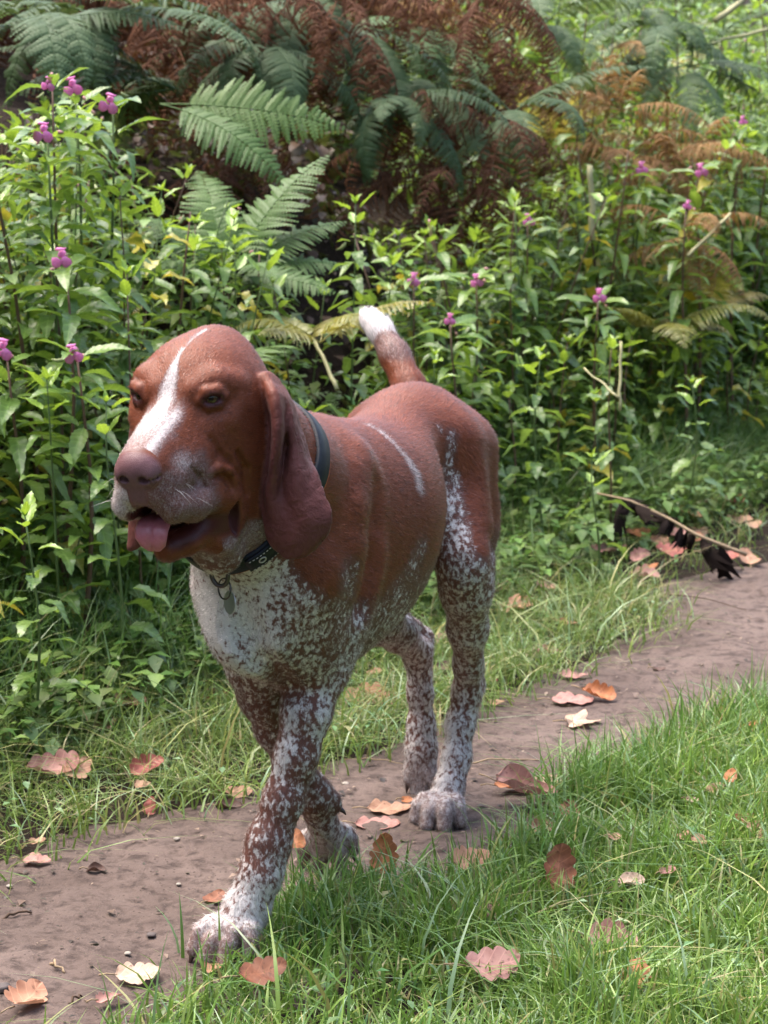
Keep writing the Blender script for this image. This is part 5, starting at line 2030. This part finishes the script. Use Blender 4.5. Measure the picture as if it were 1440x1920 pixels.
V, q = [], []
for h in (HW * .70, -HW * .70):
    for s_ in np.arange(A_LO + .6, A_HI - .6, .62):
        v_, q_ = tube([on_strap(s_, h), on_strap(s_ + .17, h, .0096), on_strap(s_ + .34, h)], [.0004, .0006, .0004], 5)
        q.append(q_ + len(V) if not len(V) else q_ + sum(len(x) for x in V)); V.append(v_)
st = mesh_np("stitching", np.concatenate(V), np.concatenate(q), M_THREAD)
o = link("stitching", clean_tris(st), collar); o['kind'] = 'stuff'
for ai in (30.5, 36.0, 41.5):
    c0 = on_strap(ai, 0, .0092)
    tng = on_strap(ai + .3, 0) - on_strap(ai - .3, 0); tng /= np.linalg.norm(tng)
    ring = [c0 + .0042 * (math.cos(t) * tng + math.sin(t) * c_n) for t in np.linspace(0, 2 * math.pi, 20, endpoint=False)]
    link("eyelet", loop_tube("eyelet", ring, .0009, M_STEEL), collar)
# ring and tag under the throat
r_top = F(412, 1062, .16)
D1 = np.array([0, 1.0, 0]); UP = np.array([0, 0, 1.0]); FW = np.array([1.0, 0, 0])
side = np.array([.15, .95, 0]); side /= np.linalg.norm(side)
cD = F(412, 1078, .200)
dp = [cD + .0110 * math.cos(t) * side + (.0135 if math.sin(t) < 0 else .011) * math.sin(t) * (UP * .97 + FW * .12) for t in np.linspace(0, 2 * math.pi, 28, endpoint=False)]
link("d_ring", loop_tube("d_ring", dp, .0027, M_DARKMETAL), collar)
cS = F(421, 1104, .190)
sr = np.array([.5, .86, .0]); sr /= np.linalg.norm(sr)
for r_ in (.0118, .0113):
    pass
sp = [cS + .0118 * (math.cos(t) * sr + math.sin(t) * (UP * .98 - FW * .15)) for t in np.linspace(0, 2 * math.pi, 36, endpoint=False)]
link("split_ring", loop_tube("split_ring", sp, .0010, M_DARKMETAL), collar)
cT = F(431, 1130, .178)
tn_ = np.array([.78, -.60, .05]); tn_ /= np.linalg.norm(tn_)
ta = np.cross(tn_, UP); ta /= np.linalg.norm(ta); tb = np.cross(ta, tn_)
bm = bmesh.new()
bmesh.ops.create_cone(bm, cap_ends=True, segments=36, radius1=.0138, radius2=.0138, depth=.0014)
bmesh.ops.bevel(bm, geom=[e for e in bm.edges if abs(e.calc_face_angle(0)) > .5], offset=.0004, segments=1, affect='EDGES')
me = bpy.data.meshes.new("tag"); bm.to_mesh(me); bm.free(); me.materials.append(M_STEEL)
o = link("tag", me, collar)
o.matrix_local = Matrix(np.block([[np.stack([ta, tb, tn_], 1), cT[:, None]], [np.zeros((1, 3)), 1]]).tolist())
# ================================================================== FALLEN LEAVES AND TWIGS
def dry_leaf_material(name, top, dark):
    k = NT(name); tc = k.n('ShaderNodeTexCoord'); ob = tc.outputs['Object']
    sx = k.n('ShaderNodeSeparateXYZ'); k.l(ob, sx.inputs[0])
    ay = k.math('ABSOLUTE', sx.outputs[1])
    n1 = k.noise(ob, 40, 4, .6).outputs[0]; n2 = k.noise(ob, 160, 3, .6).outputs[0]
    c = k.mix(k.ramp(n1, [(.38, (0, 0, 0)), (.68, (1, 1, 1))]), top, dark)
    c = k.mix(k.ramp(n2, [(.60, (0, 0, 0)), (.74, (.8, .8, .8))]), c, tuple(v * .35 for v in dark))
    side = k.math('FRACT', k.math('MULTIPLY', k.math('SUBTRACT', sx.outputs[0], k.math('MULTIPLY', ay, .8)), 70.0))
    vn = k.math('MAXIMUM', k.math('LESS_THAN', k.math('ABSOLUTE', k.math('SUBTRACT', side, .5)), .06), k.math('LESS_THAN', ay, .0010))
    c = k.mix(k.math('MULTIPLY', vn, .4), c, tuple(min(1, v * 1.4) for v in top))
    bs = k.bsdf(c, .60, .35, k.bump(k.math('SUBTRACT', n1, k.math('MULTIPLY', vn, .5)), .4, .003))
    tr = k.n('ShaderNodeBsdfTranslucent'); k.l(c, tr.inputs[0])
    mx = k.n('ShaderNodeMixShader'); mx.inputs[0].default_value = .16
    k.l(bs.outputs[0], mx.inputs[1]); k.l(tr.outputs[0], mx.inputs[2])
    return k.done(mx)


DRY = {
    "peach": dry_leaf_material("peach_dry_leaf", (.50, .265, .165), (.38, .170, .100)),
    "pink": dry_leaf_material("pink_dry_leaf", (.43, .225, .185), (.31, .140, .115)),
    "pale": dry_leaf_material("pale_dry_leaf", (.56, .40, .30), (.42, .27, .19)),
    "tan": dry_leaf_material("tan_dry_leaf", (.42, .245, .155), (.28, .140, .085)),
    "orange": dry_leaf_material("orange_dry_leaf", (.42, .165, .065), (.29, .095, .040)),
    "rust": dry_leaf_material("rust_dry_leaf", (.27, .105, .055), (.17, .060, .033)),
    "red": dry_leaf_material("red_dry_leaf", (.36, .110, .085), (.23, .065, .052)),
    "dark": dry_leaf_material("dark_dry_leaf", (.10, .050, .035), (.05, .026, .020)),
}


def oak_leaf(L, W, mat, seed, cup=.4, roll=0.0, twist=0.0, lobes=4):
    rg = np.random.default_rng(seed)
    n = 30; m = 7
    t = np.linspace(0, 1, n + 1)
    env = np.sin(np.pi * np.clip(t, 0, 1) ** .74) ** .55
    ph = rg.uniform(-.3, .3)
    lob = .64 + .36 * np.abs(np.cos((t * lobes + ph) * np.pi)) ** .6
    lob2 = .64 + .36 * np.abs(np.cos((t * lobes + ph + .18) * np.pi)) ** .6
    V = []
    ys = np.linspace(-1, 1, m)
    for i in range(n + 1):
        x = t[i] * L
        for j, f_ in enumerate(ys):
            hw = W * .5 * env[i] * (lob[i] if f_ > 0 else lob2[i]) + .0008
            y = hw * f_
            fwd = .10 * L * abs(f_) * (1 - t[i])
            a = roll * y / (W * .5)
            R0 = W * .5 / max(abs(roll), 1e-3)
            if abs(roll) > .05:
                yy = R0 * math.sin(a) * (1 if roll > 0 else -1); zz = R0 * (1 - math.cos(a))
            else: yy, zz = y, 0
            z = zz + cup * L * (t[i] - .5) ** 2 + twist * y * (t[i] - .4)
            z += .06 * abs(y) + L * (.030 * math.sin(t[i] * 7 + seed) * abs(f_) + .016 * math.sin(t[i] * 15 + f_ * 3 + seed))
            V.append((x + fwd * .6, yy, z))
    Q = [(i * m + j, (i + 1) * m + j, (i + 1) * m + j + 1, i * m + j + 1) for i in range(n) for j in range(m - 1)]
    V = np.array(V); V[:, 0] -= L * .5; V[:, 2] -= V[:, 2].min()
    return mesh_np("blade", V, Q, mat)


def maple_leaf(S, mat, seed, cup=.5):
    rg = np.random.default_rng(seed)
    K = 60; rings = 5
    th = np.linspace(0, 2 * np.pi, K, endpoint=False)
    r = np.zeros(K)
    for a, rr, wd in ((0, 1.0, .42), (.95, .88, .40), (-.95, .88, .40), (1.95, .62, .42), (-1.95, .62, .42)):
        d = np.abs((th - a + np.pi) % (2 * np.pi) - np.pi)
        r = np.maximum(r, rr * np.clip(1 - d / (wd * 1.9), 0, 1) ** .75)
    r = np.maximum(r, .34) * (1 + .07 * np.sin(th * 15 + seed)) * S * .55
    V = [(0, 0, 0)]
    for k_ in range(1, rings + 1):
        f_ = k_ / rings
        for i in range(K):
            x, y = r[i] * f_ * math.cos(th[i]), r[i] * f_ * math.sin(th[i])
            z = cup * (x * x + y * y) / S * 1.2 + .05 * S * f_ * math.sin(th[i] * 3 + seed) + .03 * S * f_ * f_ * math.sin(th[i] * 7 + seed * 2)
            V.append((x, y, z))
    Q = []
    for i in range(K):
        Q.append((0, 1 + i, 1 + (i + 1) % K, 1 + (i + 1) % K))
    for k_ in range(rings - 1):
        for i in range(K):
            a = 1 + k_ * K
            Q.append((a + i, a + K + i, a + K + (i + 1) % K, a + (i + 1) % K))
    V = np.array(V); V[:, 2] -= V[:, 2].min()
    return clean_tris(mesh_np("blade", V, Q, mat))


_ls = [100]


def fallen(px, py, size, kind, col, label, rz=None, tilt=(0, 0), lift=.006, roll=None, group=None, cup=None):
    """a fallen leaf: size in photograph pixels across"""
    _ls[0] += 1; sd = _ls[0]
    rg = np.random.default_rng(sd)
    g = ground_hit(px, py)
    dist = np.linalg.norm(g - CAM)
    L = size / FPX * dist * 1.16
    root = empty("fallen_leaf", (g[0], g[1], gz(g[0], g[1]) + lift))
    root.rotation_euler = Euler((-tilt[0] + .12, tilt[1], 0)).to_matrix().to_euler() if False else (Matrix.Rotation(abs(tilt[0]) * (.75 if abs(tilt[0]) < .8 else 1) + .10, 3, 'X') @ Matrix.Rotation(tilt[1], 3, 'Y') @ Matrix.Rotation(rg.uniform(0, 6.28) if rz is None else rz, 3, 'Z')).to_euler()
    tag(root, label, "leaf", group)
    cp = rg.uniform(.1, .5) if rg.random() < .6 else rg.uniform(.6, 1.1) if cup is None else cup
    if kind == 'm': me = maple_leaf(L * 1.02, DRY[col], sd, cp * .6); x0 = -L * .12
    else:
        me = oak_leaf(L, L * rg.uniform(.66, .84), DRY[col], sd, cp * .7, (rg.uniform(.0, .38) if rg.random() < .55 else rg.uniform(.5, 1.3)) if roll is None else roll, rg.uniform(-.8, .8), 4 if kind == 'o' else .6); x0 = -L * .5
    link("blade", me, root)
    z = .004
    link("leaf_stalk", tube_mesh("leaf_stalk", [(x0 + .004, 0, z), (x0 - L * .14, L * .02, z + .003), (x0 - L * .30, L * .07, z)], [.0010, .0009, .0012], M_DRYSTEM, 5), root)
    return root


UPR = (math.radians(-65), 0)
LEAVES = [
    (50, 1893, 92, 'o', 'peach', "peach oak leaf at the bottom left corner on the edge of the path", 1.2, (0, .2), .010),
    (258, 1850, 78, 'o', 'pale', "pale curled leaf at the grass edge below the planted forepaw", .2, (.2, 0), .010),
    (205, 1905, 50, 'o', 'pink', "small pink leaf half under the grass left of the pale curled leaf", .6, (0, 0), .012),
    (492, 1892, 85, 'o', 'rust', "rust leaf in the grass at the bottom edge, left of the middle", .3, (-.5, 0), .035),
    (720, 1688, 72, 'o', 'orange', "bright orange leaf standing upright in the grass right of the lifted forepaw", 1.5, (-1.1, 0), .055),
    (880, 1688, 72, 'o', 'peach', "peach leaf with raised lobe in the grass below the hind paw", .5, (-.6, .2), .045),
    (1045, 1705, 85, 'o', 'rust', "narrow rust leaf on end with a long pale stalk in the grass", 1.45, (-1.0, .2), .045),
    (860, 1752, 44, 'o', 'rust', "dark rust scrap below the peach leaf in the grass", .1, (-.4, 0), .028),
    (918, 1768, 52, 'e', 'pink', "crumpled pinkish leaf beside the dark rust scrap in the grass", 1.0, (-.4, .3), .030),
    (920, 1878, 100, 'o', 'pink', "broad dusty pink leaf lying in the grass at the bottom, right of centre", .2, (-.35, .1), .035),
    (1150, 1828, 98, 'o', 'pink', "pinkish brown lobed leaf in the yellowed grass at lower right", -.2, (-.35, 0), .032),
    (1190, 1906, 66, 'o', 'orange', "deep orange leaf cut by the bottom edge of the picture", 1.2, (-.6, 0), .040),
    (1182, 1706, 48, 'e', 'pale', "pale beige leaf in the grass, left of a smaller pink one", .2, (-.3, 0), .030),
    (1250, 1692, 32, 'e', 'pink', "small pink leaf in the grass right of the pale beige one", .6, (-.3, 0), .030),
    (1280, 1628, 28, 'e', 'tan', "left leaf of a small tan pair in the grass at right", .9, (-.4, 0), .038),
    (1308, 1637, 30, 'e', 'tan', "right leaf of a small tan pair in the grass at right", -.6, (-.4, 0), .038),
    (1338, 1538, 36, 'e', 'tan', "tan leaf in the grass touching a small red one at right", .7, (-.4, 0), .040),
    (1366, 1528, 34, 'e', 'orange', "small red orange leaf on a grass tuft at right", 1.2, (-.6, 0), .050),
    (1393, 1590, 34, 'e', 'rust', "dark brown leaf in the grass near the right edge", .4, (-.5, 0), .036),
    (1424, 1618, 58, 'e', 'tan', "long tan leaf leaning in the grass at the right edge", -.8, (-.4, 0), .034),
    (1296, 1556, 22, 'e', 'pale', "tiny pale leaf deep in the grass left of the red orange one", .0, (-.3, 0), .036),
    (1150, 1622, 28, 'e', 'tan', "small tan curled leaf under an arching grass blade", .5, (-.3, .2), .034),
    (1408, 1432, 18, 'e', 'orange', "tiny orange leaf on the tall grass by the right edge", .5, (-.6, 0), .060),
    (1055, 1640, 28, 'e', 'dark', "dark leaf scrap in shade between the grass tufts", .5, (-.2, 0), .02),
    (985, 1525, 118, 'e', 'pink', "large rolled pinkish leaf between the path and the grass", -.55, (-.15, 0), .022, 1.9),
    (965, 1492, 72, 'o', 'orange', "flat orange leaf on the path behind the rolled pinkish one", .1, (0, 0), .010),
    (1032, 1482, 64, 'o', 'pale', "whitish oak leaf on the path beside the flat orange one", .3, (0, 0), .010),
    (1062, 1572, 60, 'o', 'rust', "brown crumpled leaf at the end of the rolled pinkish leaf", 1.3, (-.5, 0), .026),
    (1012, 1595, 62, 'o', 'tan', "tan leaf in the grass below the rolled pinkish leaf", .4, (-.2, 0), .022),
    (1078, 1366, 88, 'm', 'pale', "pale pink lobed leaf alone on the path, right of the hind paw", .1, (0, 0), .006, 0, .35),
    (1072, 1324, 74, 'o', 'pink', "dusty pink oak leaf flat on the path, touching a folded orange leaf", .1, (0, 0), .006, .2, .3),
    (1122, 1318, 62, 'o', 'orange', "folded orange leaf tented on the path beside the dusty pink one", -.4, (-.35, 0), .010, 1.5),
    (730, 1533, 78, 'o', 'tan', "brown oak leaf on the path left of the planted hind paw", .1, (0, 0), .006, .3, .3),
    (706, 1562, 80, 'o', 'pink', "flat brownish pink leaf below the brown oak leaf on the path", .0, (0, 0), .005, .2, .25),
    (768, 1512, 30, 'e', 'orange', "small orange scrap beside the planted hind paw", .3, (0, 0), .006),
    (695, 1340, 112, 'o', 'peach', "large tan oak leaf propped on edge under the hound's belly", -.15, (.25, 0), .016, .9),
    (952, 1160, 88, 'm', 'peach', "large peach leaf lying in the verge right of the standing hind leg", .1, (-.1, 0), .018, 0, .4),
    (1025, 1240, 54, 'o', 'pink', "dusty pink leaf at the ragged path edge, right of the hind leg", .1, (0, 0), .012),
    (1078, 1278, 54, 'o', 'pink', "flat pink leaf on the path below the ragged edge", .0, (0, 0), .006, .2, .3),
    (1258, 1060, 58, 'o', 'red', "red brown leaf beside the black withered stalk", .2, (-.3, 0), .018),
    (1352, 1070, 60, 'o', 'red', "red leaf with bright tip at the far end of the path", -.3, (-.3, 0), .014),
    (1205, 1107, 58, 'o', 'pink', "pink leaf on the path edge below the withered stalk", .0, (0, 0), .012),
    (1200, 1072, 46, 'o', 'pink', "pale pink leaf leaning up behind the path edge", .9, (-.4, 0), .016),
    (1140, 1058, 62, 'o', 'pink', "pale pink leaf lying under a thin twig on the verge", .1, (-.1, 0), .016),
    (1195, 1030, 44, 'o', 'orange', "orange leaf in the verge above the pink ones", .1, (-.2, 0), .018),
    (1222, 1088, 22, 'e', 'orange', "tiny orange leaf at the path edge under the withered stalk", .6, (-.3, 0), .014),
    (1090, 1020, 34, 'e', 'red', "salmon leaf on the verge left of the withered stalk", .2, (-.3, 0), .018),
    (1268, 1035, 34, 'o', 'pink', "pink leaf caught among the black withered leaves", .2, (-.3, 0), .022),
    (862, 1268, 64, 'o', 'dark', "purple brown leaf behind the standing hind leg", .2, (-.2, 0), .014),
    (905, 1288, 50, 'o', 'red', "red leaf on the path behind the hock", .1, (0, 0), .008),
    (850, 1285, 40, 'o', 'tan', "tan leaf between the two hind legs", .2, (0, 0), .010),
    (838, 1215, 46, 'o', 'pink', "pink leaf in the verge between the hind legs", .5, (-.3, 0), .016),
    (198, 1235, 78, 'o', 'pink', "salmon pink leaf in the verge grass below the hound's chin", .0, (-.3, 0), .045),
    (188, 1206, 40, 'o', 'orange', "orange leaf just behind the salmon pink one in the verge", .6, (-.4, 0), .050),
    (235, 1352, 74, 'o', 'tan', "tan leaf half hidden in the verge grass, left", .2, (-.2, 0), .024),
    (402, 1338, 54, 'o', 'rust', "dark brown leaf in the verge just left of the rear foreleg", .4, (-.3, 0), .024),
    (300, 1290, 50, 'o', 'tan', "brownish leaf deep in the verge between the salmon and the dark brown leaf", .7, (-.2, 0), .020),
    (100, 1478, 92, 'o', 'pink', "dull pink leaf on the verge near the left edge of the path", .3, (-.3, 0), .024),
    (145, 1482, 62, 'o', 'tan', "curled tan leaf overlapping the dull pink one", 1.0, (-.5, .2), .026),
    (275, 1480, 64, 'o', 'red', "red pink leaf upright at the path edge, left", .5, (-.7, 0), .030),
    (282, 1530, 34, 'e', 'red', "small red brown leaf standing at the path edge below the red pink one", 1.5, (-.9, 0), .014),
    (68, 1632, 50, 'o', 'pink', "pinkish leaf on the path edge at the left", .1, (0, 0), .010),
    (70, 1600, 30, 'e', 'tan', "small tan leaf above the pinkish one at the left path edge", .6, (-.2, 0), .014),
    (442, 1498, 58, 'e', 'tan', "flat tan leaf at the far path edge, left of the forelegs", .0, (0, 0), .008),
    (428, 1522, 46, 'e', 'dark', "dark curled leaf on the path, left of the forelegs", .1, (0, 0), .006, 1.4),
    (402, 1705, 44, 'e', 'rust', "brown leaf behind the planted forepaw", .9, (-.2, 0), .008),
    (548, 1690, 54, 'e', 'orange', "rust orange leaf caught in the grass tuft between the forepaws", -.6, (-.7, 0), .075),
    (180, 1650, 34, 'e', 'dark', "black curled leaf alone in the middle of the path at the left", .2, (0, 0), .006, 1.5),
    (400, 1842, 46, 'e', 'peach', "peach scrap in front of the planted forepaw", .8, (0, 0), .010),
    (1195, 815, 40, 'e', 'pink', "pinkish leaf lying on the low nettles at the right", .2, (-.3, 0), .10),
    (1235, 1265, 24, 'e', 'dark', "dark scrap on the path at the right", .2, (0, 0), .006),
    (930, 1330, 30, 'e', 'tan', "tan scrap on the path right of the hock", .1, (0, 0), .006)]
for a in LEAVES:
    px, py, sz, kd, cl_, lab, rz, tl, lf = a[:9]; sz *= .95; lf = lf + .005 if (py > 1500 and lf >= .02) else lf + .014 if (px > 1080 and 1000 < py < 1120) else lf
    fallen(px, py, sz, kd, cl_, lab, rz=rz, tilt=tl, lift=lf, roll=a[9] if len(a) > 9 else None, cup=a[10] if len(a) > 10 else None)
lr = np.random.default_rng(17)
for i in range(80):
    px = 0; u_ = lr.uniform(0, 5.2) if i < 46 else lr.uniform(2.2, 4.6); s_ = far_s(u_) + (lr.uniform(.02, .65) if i < 46 else lr.uniform(-.03, .34))
    p = P_0 + P_U * u_ + P_V * s_
    pxx = 720 + FPX * p[0] / p[1]
    z = gz(p[0], p[1])
    pyy = 960 + FPX * ((math.tan(math.atan2(CAM[2] - z, p[1]) - PITCH)))
    fallen(pxx, pyy, lr.uniform(26, 52), lr.choice(['o', 'e']), lr.choice(['pink', 'tan', 'rust', 'dark', 'peach', 'red'], p=[.28, .26, .16, .12, .1, .08]),
           "small fallen leaf among many in the verge between the path and the nettles", tilt=(lr.uniform(-.5, .1), lr.uniform(-.2, .2)), lift=lr.uniform(.012, .03), group="small fallen leaves in the verge")

# twigs and the withered stalk with black leaves
w = empty("withered_stalk", tuple(ground_hit(1240, 1035)))
tag(w, "fallen dry stalk with black withered leaves lying on the verge at the right", "stalk")
w0 = np.array(w.location)
pts = np.array([at(1120, 925, 5.0), at(1180, 938, 4.95), at(1250, 970, 4.9), at(1310, 1005, 4.85), at(1400, 1040, 4.85)]) - w0
tt = np.linspace(0, 4, 16)
C = np.stack([np.interp(tt, np.arange(5), pts[:, i]) for i in range(3)], 1)
link("stem", tube_mesh("stem", C, np.linspace(.0022, .0042, 16), M_DRYSTEM, 6), w)
BLK = leaf_mesh("black_leaf", .046, .020, 8, .2, .9, 1.1, .4, 0, 3.0, M_BLACK, 2.0, 3)
for i in range(15):
    t = .15 + .72 * (i / 14)
    p = along(C, t)
    put("withered_leaf", BLK, w, basis(p, R_.uniform(0, 6.28), R_.uniform(-1.4, .2), R_.uniform(-1.5, 1.5), R_.uniform(.5, 1.3)))


def twig(a, b, r, lab, mat=None, sag=.006):
    A, B = np.array(a), np.array(b)
    return stalk([A + [0, 0, .007], (A + B) / 2 + [0, 0, .007 + sag], B + [0, 0, .007]], r, r * .6, mat or M_DRYSTEM, "twig", lab, "twig")


twig(ground_hit(868, 1440), ground_hit(1030, 1432), .0014, "thin straw lying on the path right of the hind paws")
twig(ground_hit(640, 1432), ground_hit(755, 1440), .0012, "thin straw lying on the path left of the hind legs")
twig(ground_hit(985, 1068), ground_hit(1140, 1062), .0022, "thin brown twig lying on the verge right of the hind leg")
twig(ground_hit(1190, 945), ground_hit(1330, 938), .0022, "pale straw lying above the withered stalk")
twig(ground_hit(1240, 1120), ground_hit(1400, 1150), .0014, "thin dark twig near the far end of the path", M_BROWNSTEM)
twig(ground_hit(0, 1738), ground_hit(60, 1722), .0022, "dark twig on the path at the left edge", M_BROWNSTEM)
twig(ground_hit(130, 1900), ground_hit(155, 1880), .0018, "short dark twig at the lower left of the path", M_BROWNSTEM)
twig(ground_hit(95, 1818), ground_hit(122, 1835), .0020, "short pale twig on the path at the lower left")
for px, py, s_, lab in [(18, 1670, 11, "small pale pebble at the left edge of the path"), (332, 1580, 13, "pale flat pebble in the middle of the path"), (5, 1875, 26, "grey stone at the left edge near the bottom"),
                        (284, 1765, 16, "dark stone on the path left of the forepaw"), (648, 1478, 15, "white flat chip on the path under the belly"), (240, 1805, 12, "small tan pebble on the lower path"), (335, 1670, 10, "tiny white pebble left of the forelegs")]:
    g = ground_hit(px, py); r = s_ / FPX * 3.0
    bm = bmesh.new(); bmesh.ops.create_icosphere(bm, subdivisions=2, radius=r * .55)
    for v in bm.verts:
        v.co *= 1 + .18 * math.sin(v.co.x * 900 + px) * math.cos(v.co.y * 700)
        v.co.z *= .45
    for f_ in bm.faces: f_.smooth = True
    me = bpy.data.meshes.new("pebble"); bm.to_mesh(me); bm.free()
    me.materials.append(plain("pebble_stone", (.10, .08, .075) if 'dark' in lab or 'grey' in lab else (.30, .26, .22), .8))
    o = link("pebble", me); o.location = (g[0], g[1], gz(g[0], g[1]) + r * .18 + .004); tag(o, lab, "pebble")
# ================================================================== unseen foliage added behind the camera and at the sides to shade the low sky
rw = np.random.default_rng(55)
N = 9000
ang = rw.uniform(math.radians(20), math.radians(340), N)           # 0 = the way the picture looks
rad = rw.uniform(7.5, 10.5, N)
zz = rw.random(N) ** .9 * 5.2
X = np.sin(ang) * rad; Y = np.cos(ang) * rad + 2.6
ok = ~((Y > 3) & (np.abs(X) < .45 * Y + 1.2))
P = np.stack([X, Y, zz + height(X, Y)], 1)[ok]
leaf_cloud("unseen_shade_foliage", P, rw.uniform(.35, .7, len(P)), rw.uniform(0, 6.28, len(P)), rw.uniform(-1.0, .4, len(P)), np.array([(.03, .055, .018)]) * rw.uniform(.6, 1.6, (len(P), 1)), M_TINT)
